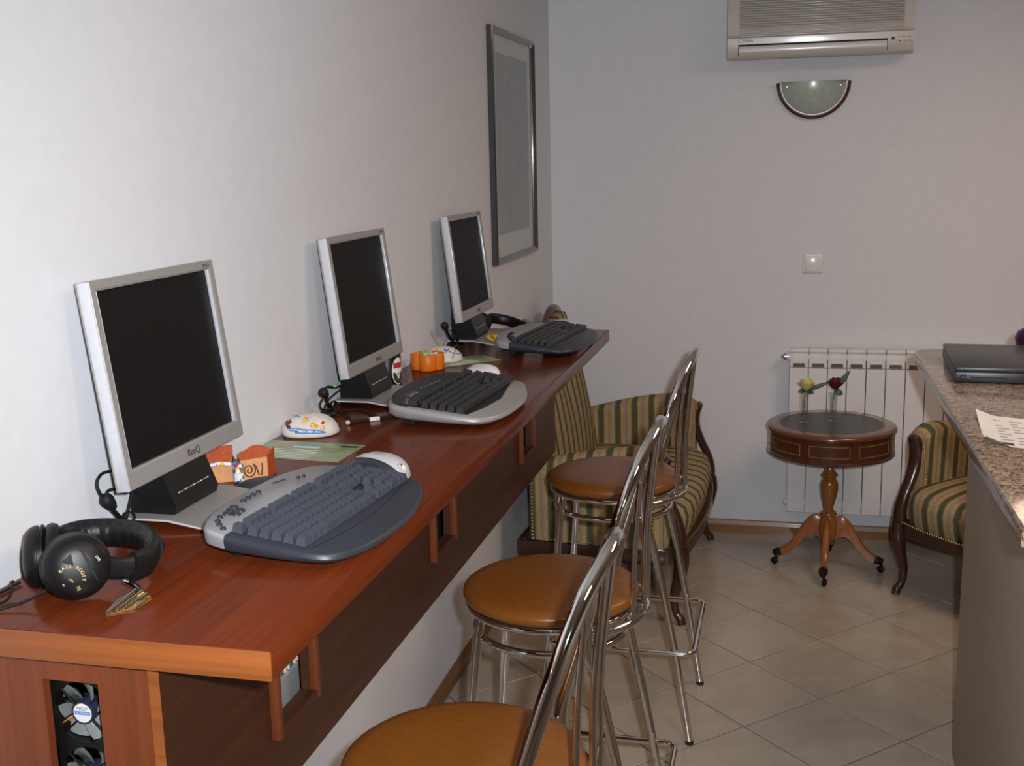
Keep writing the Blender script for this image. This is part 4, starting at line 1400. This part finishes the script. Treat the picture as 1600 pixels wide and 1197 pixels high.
# ------------------------------------------------------------------ framed picture on the left wall
pc = thing('framed_picture', 'tall framed pale blue-grey watercolour on the left wall', 'picture', (.0005, 4.352, 1.326))
y0, y1, z0, z1 = 4.011, 4.694, 1.326, 2.175
fw_ = .022
def fr_ring(k, x):
    return [(x, y0 + k, z0 + k), (x, y1 - k, z0 + k), (x, y1 - k, z1 - k), (x, y0 + k, z1 - k)]
def member(a, b, inn_a, inn_b):
    # one mitred side of the moulding: a,b outer corners, inn_* inner corners
    rings = []
    for o, i in ((a, inn_a), (b, inn_b)):
        o, i = Vector(o), Vector(i)
        m_ = (o + i) / 2
        rings.append([Vector((.001, o.y, o.z)), Vector((.019, o.y, o.z)), Vector((.024, (o.y + m_.y) / 2, (o.z + m_.z) / 2)), Vector((.024, m_.y, m_.z)), Vector((.017, i.y, i.z)), Vector((.001, i.y, i.z))])
    return MB().ring_loft(rings)
oc, ic = fr_ring(0, 0), fr_ring(fw_, 0)
for k in range(4):
    wpart('frame_side', member(oc[k], oc[(k + 1) % 4], ic[k], ic[(k + 1) % 4]), PEWTER, pc, ang=30)
wpart('mat_board', MB().box(.002, .006, y0 + fw_ * .9, y1 - fw_ * .9, z0 + fw_ * .9, z1 - fw_ * .9), MATB, pc, smooth=False)
wpart('print', MB().box(.0058, .0068, y0 + .085, y1 - .085, z0 + .105, z1 - .085), PRINT, pc, smooth=False)
wpart('glass_pane', MB().box(.0105, .0125, y0 + fw_ * .95, y1 - fw_ * .95, z0 + fw_ * .95, z1 - fw_ * .95), GLASS, pc, smooth=False)

# ------------------------------------------------------------------ headphones
def ear_cup(t, c, n, with_print):
    m0 = frame(c, n, (0, 0, 1))
    mb = MB().lathe([(0, .016), (.018, .0155), (.034, .012), (.041, .006), (.0435, .000), (.0435, -.004), (.041, -.0045), (.041, -.007), (.0445, -.008), (.0445, -.011), (.040, -.013), (0, -.013)], 40, m=m0)
    cup = wpart('ear_cup', mb, BLACKP, t, ang=40)
    mb = MB().lathe([(.024, -.012), (.036, -.0125), (.044, -.016), (.046, -.022), (.044, -.029), (.036, -.033), (.027, -.031), (.022, -.024), (.020, -.018), (0, -.017)], 40, m=m0)
    wpart('ear_cushion', mb, LEATHER, t, ang=60)
    return cup, m0

hp = thing('headphones', 'black over-ear headphones lying at the near end of desk', 'headphones', (.12, 1.34, H), 0, 'headphones on the computer desk')
c2v, n2 = (.150, 1.252, H + .0525), (.62, -.72, .22)
c1v, n1 = (.062, 1.285, H + .0490), (-.82, -.52, .06)
cupB, mB = ear_cup(hp, c2v, n2, True)
cupA, mA = ear_cup(hp, c1v, n1, False)
# raised wedge and rim detail on the near cup
wpart('cup_wedge', MB().prism([(.006, .002), (.020, .010), (.020, -.006)], .0135, .0172, m=mB @ R(.6), bev=.001), BLACKM, cupB)
wpart('cup_ridge', MB().box(-.022, .030, -.0015, .0015, .012, .0164, .0008, m=mB @ T(0, -.015, 0) @ R(.35)), BLACKM, cupB)
arc_t = 'BASS BOOST'
offh = T(*(-Vector(hp.location)))
mflat = frame(c2v, n2, (0, 0, 1)) @ R(-math.pi / 2)      # local y is up on the cup face
for i, ch in enumerate(arc_t):
    if ch == ' ':
        continue
    q = offh @ mflat @ T(-.011, -.013, 0) @ R(math.radians(42 - 16 * i)) @ T(0, .0165, .0168)
    text_mesh('print', ch, .0062, GOLDINK, cupB, q, .0004)
text_mesh('print', 'R', .005, GOLDINK, cupB, offh @ mflat @ T(-.020, -.020, .0140), .0004)
text_mesh('print', 'ON', .0042, GOLDINK, cupB, offh @ mflat @ T(-.010, -.015, .0158) @ R(-.9), .0004)
text_mesh('print', 'DJ', .0055, GOLDINK, cupB, offh @ mflat @ T(-.002, -.027, .0140) @ R(-1.2), .0004)
text_mesh('print', 'LIVE', .0046, SILVER, cupB, offh @ mflat @ T(.026, .008, .0148) @ R(-1.1), .0004)
# head band lying on the desk in a U
band = spline([(.048, 1.345, H + .042), (.034, 1.385, H + .038), (.045, 1.420, H + .036), (.082, 1.440, H + .034), (.128, 1.434, H + .033), (.172, 1.400, H + .032), (.200, 1.345, H + .033), (.198, 1.306, H + .036)], 8)
wpart('head_band', MB().tube(band, .0185, 14, flat=(1.2, .55)), LEATHER, hp, ang=60)
pad = band[14:44]
wpart('band_pad', MB().tube(pad, [.0175 + .0012 * math.sin(i * 1.7) for i in range(len(pad))], 14, flat=(1.15, .85)), LEATHER, hp, ang=60)
wpart('yoke', MB().tube(spline([(.198, 1.308, H + .036), (.186, 1.293, H + .038), (.172, 1.275, H + .046)], 5), .012, 12, flat=(1.3, .5)), BLACKP, hp)
wpart('yoke', MB().tube(spline([(.050, 1.354, H + .042), (.052, 1.335, H + .044), (.062, 1.308, H + .048)], 5), .012, 12, flat=(1.3, .5)), BLACKP, hp)
wpart('cable', MB().tube(spline([(.115, 1.232, H + .024), (.085, 1.222, H + .010), (.055, 1.205, H + .003), (.028, 1.185, H + .0028), (.012, 1.166, H + .0028)], 8), .0021, 8), BLACKM, hp)
wpart('cable', MB().tube(spline([(.040, 1.262, H + .022), (.046, 1.245, H + .006), (.044, 1.222, H + .0028), (.030, 1.190, H + .0028), (.010, 1.168, H + .0030)], 8), .0021, 8), BLACKM, hp)
wpart('cable', MB().tube(spline([(.020, 1.30, H + .0032), (.018, 1.26, H + .0028), (.012, 1.215, H + .0028), (.006, 1.17, H + .0028)], 8), .0023, 8), BLACKM, hp)

h3 = thing('headphones', 'black headset lying behind the farthest monitor base', 'headphones', (.09, 3.74, H), 0, 'headphones on the computer desk')
wpart('head_band', MB().tube(spline([(.062, 3.69, H + .030), (.085, 3.76, H + .036), (.115, 3.83, H + .034), (.160, 3.80, H + .026), (.185, 3.73, H + .020)] if False else [(.058, 3.690, H + .034), (.066, 3.715, H + .040), (.090, 3.738, H + .036), (.125, 3.745, H + .028), (.160, 3.735, H + .018), (.185, 3.715, H + .013)], 8), .013, 12, flat=(1.35, .45)), BLACKP, h3)
m0 = frame((.060, 3.660, H + .036), (.8, -.6, .2))
wpart('ear_cup', MB().lathe([(0, .012), (.020, .011), (.028, .006), (.030, 0), (.028, -.010), (.030, -.018), (.022, -.024), (0, -.024)], 24, m=m0), LEATHER, h3)
wpart('cable', MB().tube(spline([(.055, 3.650, H + .06), (.045, 3.640, H + .070), (.040, 3.660, H + .074), (.042, 3.69, H + .066), (.050, 3.71, H + .05), (.035, 3.72, H + .02), (.03, 3.73, H + .003)], 7), .0032, 8), BLACKM, h3)
wpart('cable', MB().tube(spline([(.050, 3.660, H + .052), (.038, 3.66, H + .066), (.036, 3.69, H + .070), (.045, 3.70, H + .045), (.06, 3.70, H + .02)], 7), .0030, 8), BLACKM, h3)

# ------------------------------------------------------------------ desk microphones with their cables
def mic(label, base, ball, cables, plug=None):
    t = thing('microphone', label, 'microphone', (base[0], base[1], H), 0, 'small black microphones beside the monitors')
    b = Vector((base[0], base[1], H))
    bl = Vector(ball)
    wpart('foot', MB().lathe([(0, .015), (.011, .014), (.018, .009), (.020, .003), (.018, .0008), (0, .0006)], 22, m=T(b.x, b.y, H)), BLACKP, t)
    wpart('stem', MB().tube(spline([b + Vector((0, 0, .008)), b + Vector((0, .004, .02)), bl + Vector((0, .004, -.010)), bl], 5), .0040, 8), BLACKP, t)
    d = (bl - b)
    wpart('capsule', MB().lathe([(0, .014), (.006, .0125), (.0105, .007), (.0115, 0), (.009, -.010), (.0055, -.018), (0, -.019)], 18, m=frame(bl, (d.x - .01, d.y - .02, d.z))), BLACKM, t)
    wpart('clip', MB().lathe([(.0075, -.003), (.0105, -.003), (.0105, .003), (.0075, .003), (.0075, -.003)], 20, m=frame(b + Vector((.010, .012, .022)), (1, -.6, .2))), BLACKP, t)
    for c in cables:
        wpart('cable', MB().tube(spline(c, 7), .0024, 8), BLACKM, t)
    if plug:
        wpart('plug', MB().tube([plug, Vector(plug) + Vector((.003, .022, .001))], .0042, 10), JACK, t)
    return t
mic('black clip microphone with looped cable at foot of nearest monitor', (.030, 1.534), (.026, 1.514, H + .058),
    [[(.018, 1.548, H + .098), (.02, 1.515, H + .102), (.022, 1.497, H + .092), (.024, 1.500, H + .074), (.026, 1.512, H + .060)],
     [(.024, 1.516, H + .066), (.022, 1.526, H + .072), (.024, 1.556, H + .066), (.026, 1.578, H + .060)],
     [(.036, 1.545, H + .020), (.034, 1.562, H + .040), (.030, 1.580, H + .058)],
     [(.040, 1.536, H + .006), (.046, 1.547, H + .012), (.056, 1.549, H + .003), (.064, 1.540, H + .0028)]])
mic('black microphone with green plug at foot of middle monitor', (.030, 2.385), (.036, 2.352, H + .060),
    [[(.036, 2.352, H + .066), (.036, 2.375, H + .070), (.038, 2.41, H + .062), (.040, 2.47, H + .055)],
     [(.034, 2.345, H + .046), (.034, 2.332, H + .034), (.036, 2.345, H + .022), (.038, 2.375, H + .040), (.040, 2.44, H + .050)],
     [(.040, 2.39, H + .008), (.060, 2.425, H + .003), (.082, 2.441, H + .003), (.12, 2.41, H + .003), (.150, 2.382, H + .003)],
     [(.050, 2.400, H + .006), (.080, 2.38, H + .003), (.116, 2.32, H + .003), (.150, 2.348, H + .003), (.19, 2.385, H + .003)]], (.040, 2.405, H + .066))
mic('black ball microphone on a stem beside farthest monitor', (.040, 3.345), (.042, 3.272, H + .080),
    [[(.042, 3.300, H + .062), (.040, 3.33, H + .062), (.040, 3.37, H + .050), (.042, 3.40, H + .030)],
     [(.048, 3.33, H + .020), (.052, 3.35, H + .03), (.055, 3.36, H + .003), (.075, 3.362, H + .0028)]], (.040, 3.305, H + .062))
# usb lead of the middle keyboard
ul = thing('usb_lead', 'grey usb lead with white tag lying before the middle keyboard', 'cable', (.15, 2.35, H))
wpart('lead', MB().tube(spline([(.118, 2.300, H + .0032), (.140, 2.330, H + .003), (.160, 2.352, H + .003), (.185, 2.376, H + .003), (.215, 2.395, H + .004)], 8), .0028, 8), BLACKM, ul)
wpart('tag', MB().box(-.012, .012, -.0042, .0042, .0005, .009, .001, m=T(.158, 2.347, H) @ R(.8)), WHITEP, ul)
wpart('plug', MB().lathe([(0, .006), (.005, .004), (.006, 0), (.004, -.004), (0, -.005)], 12, m=T(.114, 2.296, H + .006)), BEIGE, ul)

# ------------------------------------------------------------------ small things on the desk
# folded brass and steel clip
cl = thing('metal_clip', 'shiny folded metal clip lying on near end of desk', 'clip', (.212, 1.262, H))
wpart('plate', MB().ring_loft([[(.208, 1.222, H + .0008), (.208, 1.222, H + .0018), (.203, 1.230, H + .0022), (.203, 1.230, H + .0008)], [(.237, 1.248, H + .0008), (.236, 1.247, H + .0035), (.212, 1.262, H + .0070), (.211, 1.261, H + .0055)], [(.238, 1.284, H + .0008), (.237, 1.283, H + .0050), (.216, 1.288, H + .0130), (.214, 1.286, H + .0115)]]), CORK, cl, smooth=False)
for k in range(3):
    wpart('rib', MB().tube([(.209 + .007 * k, 1.230 + .005 * k, H + .0046), (.217 + .008 * k, 1.286 - .003 * k, H + .0150 - .003 * k)], [.0012, .0026], 8), CHROME, cl)
wpart('pin', MB().tube([(.184, 1.306, H + .0125), (.206, 1.292, H + .0150), (.222, 1.282, H + .0135)], .0046, 12), CHROME, cl)
wpart('jaw', MB().tube([(.205, 1.227, H + .0022), (.202, 1.256, H + .0050), (.210, 1.284, H + .0090)], .0022, 8), ALU, cl)

# leaflets
def leaflet(label, cx, cy, rot, lx, ly):
    t = thing('leaflet', label, 'leaflet', (cx, cy, H), rot, 'green leaflets on the desk')
    part('sheet', MB().box(-lx / 2, lx / 2, -ly / 2, ly / 2, .0004, .0012), GREENP, t, smooth=False)
    part('title_print', MB().box(-lx * .18, lx * .10, ly * .16, ly * .25, .0012, .0014), LBLUE, t, smooth=False)
    part('title_print', MB().box(lx * .28, lx * .46, ly * .30, ly * .40, .0012, .0014), INK, t, smooth=False)
    for k in range(6):
        part('text_print', MB().box(-lx * .40 + .01 * (k % 2), lx * .16, -ly * .40 + k * ly * .085, -ly * .385 + k * ly * .085, .0012, .0014), PAPER, t, smooth=False)
    return t
leaflet('green printed leaflet beside the painted stone, behind nearest keyboard', .111, 2.066, math.radians(-3), .214, .134)
leaflet('green printed leaflet under the far painted stone', .145, 3.118, math.radians(46), .185, .115)

# painted stones
def stone(label, loc, rot, a, b, h, paint, zoff=0.0):
    t = thing('painted_stone', label, 'stone', (loc[0], loc[1], H + zoff), rot, 'painted stones on the desk')
    def P_(x, y, off=0.0):
        # point on the dome above plan position x,y (units of the half axes)
        r = min(.999, (abs(x) ** 2.3 + abs(y) ** 2.3))
        return Vector((x * a, y * b, .0008 + h * (.16 + .84 * (1 - r) ** .55) + off))
    def F_(x, hf, off=0.0):
        # point on the flank that looks along the desk: x across, hf = height fraction
        rr = 1 - max(0.0, (hf - .16) / .84) ** (1 / .55)
        yy = -max(0.0, rr - abs(x) ** 2.3) ** (1 / 2.3)
        return P_(x, yy, off) + Vector((0, -off, 0))
    N = 40
    rings = []
    for k in range(9):
        s = [.86, .97, 1.0, .985, .93, .8, .6, .35, .12][k]
        rg = []
        for q in range(N):
            an = 2 * math.pi * q / N
            c, si = math.cos(an), math.sin(an)
            rr = (abs(c) ** 2.3 + abs(si) ** 2.3) ** (-1 / 2.3) * (1 + .02 * math.sin(3 * an + 1))
            x, y = s * c * rr, s * si * rr
            if k == 0:
                z = .0006
            elif k == 1:
                z = h * .06
            elif k == 2:
                z = h * .17
            else:
                z = P_(min(.995, abs(x)) * (1 if x > 0 else -1), y)[2]
            rg.append((x * a, y * b, z))
        rings.append(rg)
    part('stone', MB().ring_loft(rings), STONE, t, ang=70)
    for kind, mat, pts in paint:
        if kind == 'line':
            part('painted_mark', MB().tube([F_(x, y, .0005) for x, y in [tuple(p)[:2] for p in spline([(x, y, 0) for x, y in pts], 4)]], .0013, 6), mat, t)
        else:
            x, y, r = pts
            q1 = [F_(x + r * math.cos(q), min(.98, y + r * 1.1 * math.sin(q)), .0004) for q in [2 * math.pi * k / 12 for k in range(12)]]
            q2 = [F_(x + r * .6 * math.cos(q), min(.98, y + r * .66 * math.sin(q)), .0016) for q in [2 * math.pi * k / 12 for k in range(12)]]
            part('painted_mark', MB().ring_loft([q1, q2]), mat, t)
    return t
fish = [('line', BLUEINK, [(-.65, .44), (-.40, .48), (-.10, .42), (.30, .38), (.62, .24), (.25, .25), (-.10, .27), (-.42, .30), (-.30, .36), (-.62, .38)]), ('line', BLUEINK, [(.28, .37), (.20, .31), (.27, .26)]), ('dot', LBLUE, (-.12, .345, .055)), ('dot', LBLUE, (.06, .335, .055)), ('dot', INK, (-.14, .355, .018)), ('line', BLUEINK, [(-.02, .40), (-.04, .28)])]
suns = [('dot', YELP, (.20, .60, .11)), ('dot', WHITEP, (.17, .61, .045)), ('dot', INK, (.18, .64, .016)), ('dot', YELP, (.33, .55, .06)), ('dot', YELP, (.52, .46, .08)), ('dot', WHITEP, (.50, .47, .03)), ('dot', YELP, (-.06, .82, .09)), ('dot', WHITEP, (-.08, .82, .03)), ('dot', REDP, (.52, .66, .06)), ('line', BLUEINK, [(-.5, .88), (-.40, .93), (-.28, .91)])]
figure = [('dot', BROWNP, (-.72, .62, .09)), ('dot', BROWNP, (-.66, .52, .085)), ('dot', BROWNP, (-.62, .72, .06)), ('dot', WHITEP, (-.72, .60, .025)), ('dot', WHITEP, (-.64, .58, .022))]
stone('white painted stone with blue fish and maroon figure, between first two monitors', (.064, 2.205), math.radians(16), .062, .047, .046, fish + suns + figure)
gecko = [('line', BLUEINK, [(.06, .86), (.20, .78), (.36, .66), (.50, .58), (.68, .54), (.82, .46)]), ('line', BLUEINK, [(.20, .78), (.02, .68)]), ('line', BLUEINK, [(.18, .80), (.30, .88)]), ('line', BLUEINK, [(.40, .64), (.42, .40), (.34, .34)]), ('line', BLUEINK, [(.46, .60), (.62, .76)]), ('dot', BLUEINK, (.08, .84, .06)), ('dot', YELP, (-.45, .72, .10)), ('dot', YELP, (-.62, .66, .08)), ('dot', YELP, (-.30, .82, .08))]
stone('white painted stone with blue gecko, beside the orange flower pot', (.083, 3.098), math.radians(30), .062, .048, .044, gecko, .0013)

# orange clover-shaped pot with green bits
pot = thing('clover_pot', 'orange clover-shaped pot between middle and far monitors', 'pot', (.078, 2.985, H))
def clover(r0, z, n=64):
    return [((r0 * (.72 + .28 * abs(math.cos(2 * a + 2.51)) ** .6)) * math.cos(a), (r0 * (.72 + .28 * abs(math.cos(2 * a + 2.51)) ** .6)) * math.sin(a), z) for a in [2 * math.pi * k / n for k in range(n)]]
part('pot', MB().ring_loft([clover(.0455, .0006), clover(.047, .003), clover(.047, .044), clover(.0455, .0455), clover(.0425, .0452), clover(.042, .030), clover(.041, .028)]), ORANGE, pot, ang=50)
gc = thing('sweet', 'crumpled green and white sweet in the orange pot', 'sweet', (.076, 2.985, H + .0285))
part('wrapper', MB().ring_loft([[((.016 + .004 * ((k * 7 + j * 3) % 5) / 5) * math.sin(math.pi * (j + .5) / 6) * math.cos(2 * math.pi * k / 12), (.012 + .003 * ((k * 5 + j) % 4) / 4) * math.sin(math.pi * (j + .5) / 6) * math.sin(2 * math.pi * k / 12), .013 - .013 * math.cos(math.pi * (j + .5) / 6)) for k in range(12)] for j in range(6)]), plain('green_wrapper', (.30, .48, .22), .35, var=.7, scale=120), gc, smooth=False)
part('twist', MB().grid(lambda u, v: (.014 + .014 * v, .012 * (u - .5) * (1 + v), .016 + .004 * math.sin(u * 18) * v), 8, 3), WHITEP, gc)

# card holder and the little parcel beside it
ch = thing('card_holder', 'small tan card holder with spiral motif beside nearest monitor', 'card holder', (.07, 1.84, H))
def plate(a, b, h0, h1, mat, nm, top=None, th=.003):
    a, b = Vector((a[0], a[1], H)), Vector((b[0], b[1], H))
    d = (b - a)
    nrm = Vector((d.y, -d.x, 0)).normalized() * th
    N = 12
    lo, hi = [], []
    for k in range(N + 1):
        f = k / N
        zt = h0 + (h1 - h0) * f + (top(f) if top else 0)
        lo.append(a + d * f + Vector((0, 0, .0006)))
        hi.append(a + d * f + Vector((0, 0, zt)))
    poly = lo + list(reversed(hi))
    return wpart(nm, MB().ring_loft([poly, [p - nrm for p in poly]]), mat, ch, ang=30)
plate((.030, 1.812), (.082, 1.838), .036, .034, TANB, 'front_panel')
plate((.012, 1.842), (.056, 1.872), .058, .060, TERRA, 'back_panel')
plate((.086, 1.842), (.128, 1.866), .038, .042, TANB, 'front_panel')
plate((.066, 1.876), (.124, 1.902), .050, .052, TERRA, 'back_panel', lambda f: .006 * math.sin((f - .25) * 6.0))
wpart('side_panel', MB().ring_loft([[(.128, 1.866, H + .0006), (.130, 1.866, H + .0006), (.130, 1.866, H + .042), (.128, 1.866, H + .042)], [(.124, 1.902, H + .0006), (.126, 1.902, H + .0006), (.126, 1.902, H + .052), (.124, 1.902, H + .052)]]), TERRA, ch, smooth=False)
wpart('base', MB().prism([(.030, 1.813), (.128, 1.868), (.122, 1.898), (.014, 1.842)], H + .0007, H + .003), TERRA, ch, smooth=False)
d = (Vector((.128, 1.866, 0)) - Vector((.086, 1.842, 0))).normalized()
o0 = Vector((.099, 1.8490, H + .019)) + Vector((d.y, -d.x, 0)) * .0008
sp = [o0 + d * (.0125 * (k / 30) * math.cos(k * .45)) + Vector((0, 0, .0155 * (k / 30) * math.sin(k * .45))) for k in range(4, 31)]
sp += [o0 + d * .0135 + Vector((0, 0, .006)), o0 + d * .017 + Vector((0, 0, -.009)), o0 + d * .022 + Vector((0, 0, -.011)), o0 + d * .0245 + Vector((0, 0, .004)), o0 + d * .024 + Vector((0, 0, .012))]
wpart('spiral_motif', MB().tube(sp, .0012, 6), BROWNP, ch)
pc_ = thing('wrapped_parcel', 'little colourful confetti-print parcel standing in the card holder', 'parcel', (.08, 1.835, H))
wpart('roll', MB().lathe([(0, .004), (.0095, .004), (.010, .006), (.010, .034), (.0085, .037), (0, .037)], 18, m=T(.0885, 1.828, H)), CONF, pc_)
wpart('stick', MB().tube(spline([(.038, 1.806, H + .036), (.055, 1.812, H + .039), (.072, 1.819, H + .038), (.086, 1.826, H + .037)], 5), [.0042] * 16, 10), CONF, pc_)
wpart('leaf_tip', MB().ring_loft([[(.080, 1.826, H + .037), (.086, 1.826, H + .037), (.086, 1.831, H + .037), (.080, 1.831, H + .037)], [(.0795, 1.828, H + .052), (.080, 1.828, H + .052), (.080, 1.8285, H + .052), (.0795, 1.8285, H + .052)]]), LEAFM, pc_)

# slate wireless receiver between base plate and keyboard
rc = thing('wireless_receiver', 'dark slate wireless receiver pod behind the nearest keyboard', 'receiver', (.150, 1.800, H), math.radians(40))
def dome(u, v):
    a = 2 * math.pi * u
    s = math.sin(v * math.pi / 2)
    return (.052 * math.cos(a) * s, .030 * math.sin(a) * s, .0012 + .020 * max(0, math.cos(v * math.pi / 2)) ** .7)
part('pod', MB().grid(dome, 32, 10), NAVY, rc, ang=60)
part('skirt', MB().lathe([(1, .0006), (1.02, .002), (.98, .003)], 32, m=Matrix.Diagonal((.052, .030, 1, 1))), KEYM, rc)

# mug with an oval crest
mg = thing('mug', 'black mug with oval red and green crest behind the middle monitor', 'mug', (.046, 2.742, H))
part('mug', MB().lathe([(0, .0006), (.034, .0006), (.0365, .003), (.0375, .01), (.0375, .080), (.0365, .082), (.035, .080), (.034, .008), (0, .006)], 40), BLACKP, mg, ang=40)
part('handle', MB().tube(spline([(0, .036, .066), (0, .055, .068), (0, .062, .045), (0, .052, .022), (0, .036, .024)], 6), .005, 10), BLACKP, mg)
def wrap(px_, pz, r=.0381):
    a = -0.35 + px_ / r
    return (r * math.cos(a), r * math.sin(a), pz)
def crest(fn, mat, r, nm):
    part(nm, MB().grid(lambda u, v: wrap(*fn(u, v), r), 14, 14), mat, mg, ang=80)
crest(lambda u, v: (.0205 * v * math.cos(2 * math.pi * u), .042 + .036 * v * math.sin(2 * math.pi * u)), WHITEP, .0380, 'crest_field')
def half(u, v, s, k=.86):
    a = math.pi * u
    return (.0205 * k * v * math.cos(a), .042 + s * .003 + s * .036 * k * v * math.sin(a))
crest(lambda u, v: half(u, v, -1), plain('crest_green', (.035, .05, .012), .5), .0383, 'crest_lower')
crest(lambda u, v: (.016 * (2 * u - 1), .050 + .014 * v), REDINK, .0383, 'crest_band')
crest(lambda u, v: ((.010 * (1 - v)) * (2 * u - 1), .040 - .020 * v), WHITEP, .0386, 'crest_shield')
crest(lambda u, v: ((.004 * (1 - v)) * (2 * u - 1), .037 - .009 * v), REDINK, .0388, 'crest_dot')

# note on the wall behind the middle monitor
nt = put('paper_note', MB().box(.0008, .0016, 2.90, 2.948, 1.312, 1.392).mesh('paper_note', False), PAPER)
tag(nt, 'small white note stuck to left wall just past middle monitor', 'note')
# beige shell under the nearest base plate
sh_ = put('shell', MB().lathe([(0, .006), (.010, .0055), (.017, .003), (.019, .0006), (0, .0005)], 22, m=Matrix.Diagonal((1, .7, 1, 1))).mesh('shell'), BEIGE, None, (.062, 1.500, H))
tag(sh_, 'flat beige shell on desk by the nearest monitor base', 'shell')
# yellow ribbon by the far base plate
yr = thing('yellow_ribbon', 'crumpled yellow ribbon beside the far keyboard', 'ribbon', (.165, 3.44, H + .004), 0)
part('loop', MB().grid(lambda u, v: (-.030 + .06 * u + .006 * math.sin(9 * u), .03 - .10 * u + .012 * math.cos(7 * u), .008 + .006 * math.sin(u * 14) + .014 * v + .004 * math.sin(u * 6)), 18, 3), YELW, yr)
part('loop', MB().grid(lambda u, v: (-.020 + .03 * math.cos(5 * u) * u + .014 * v, -.01 + .03 * math.sin(4 * u), .006 + .016 * math.sin(u * 3.0)), 14, 3), YELW, yr)
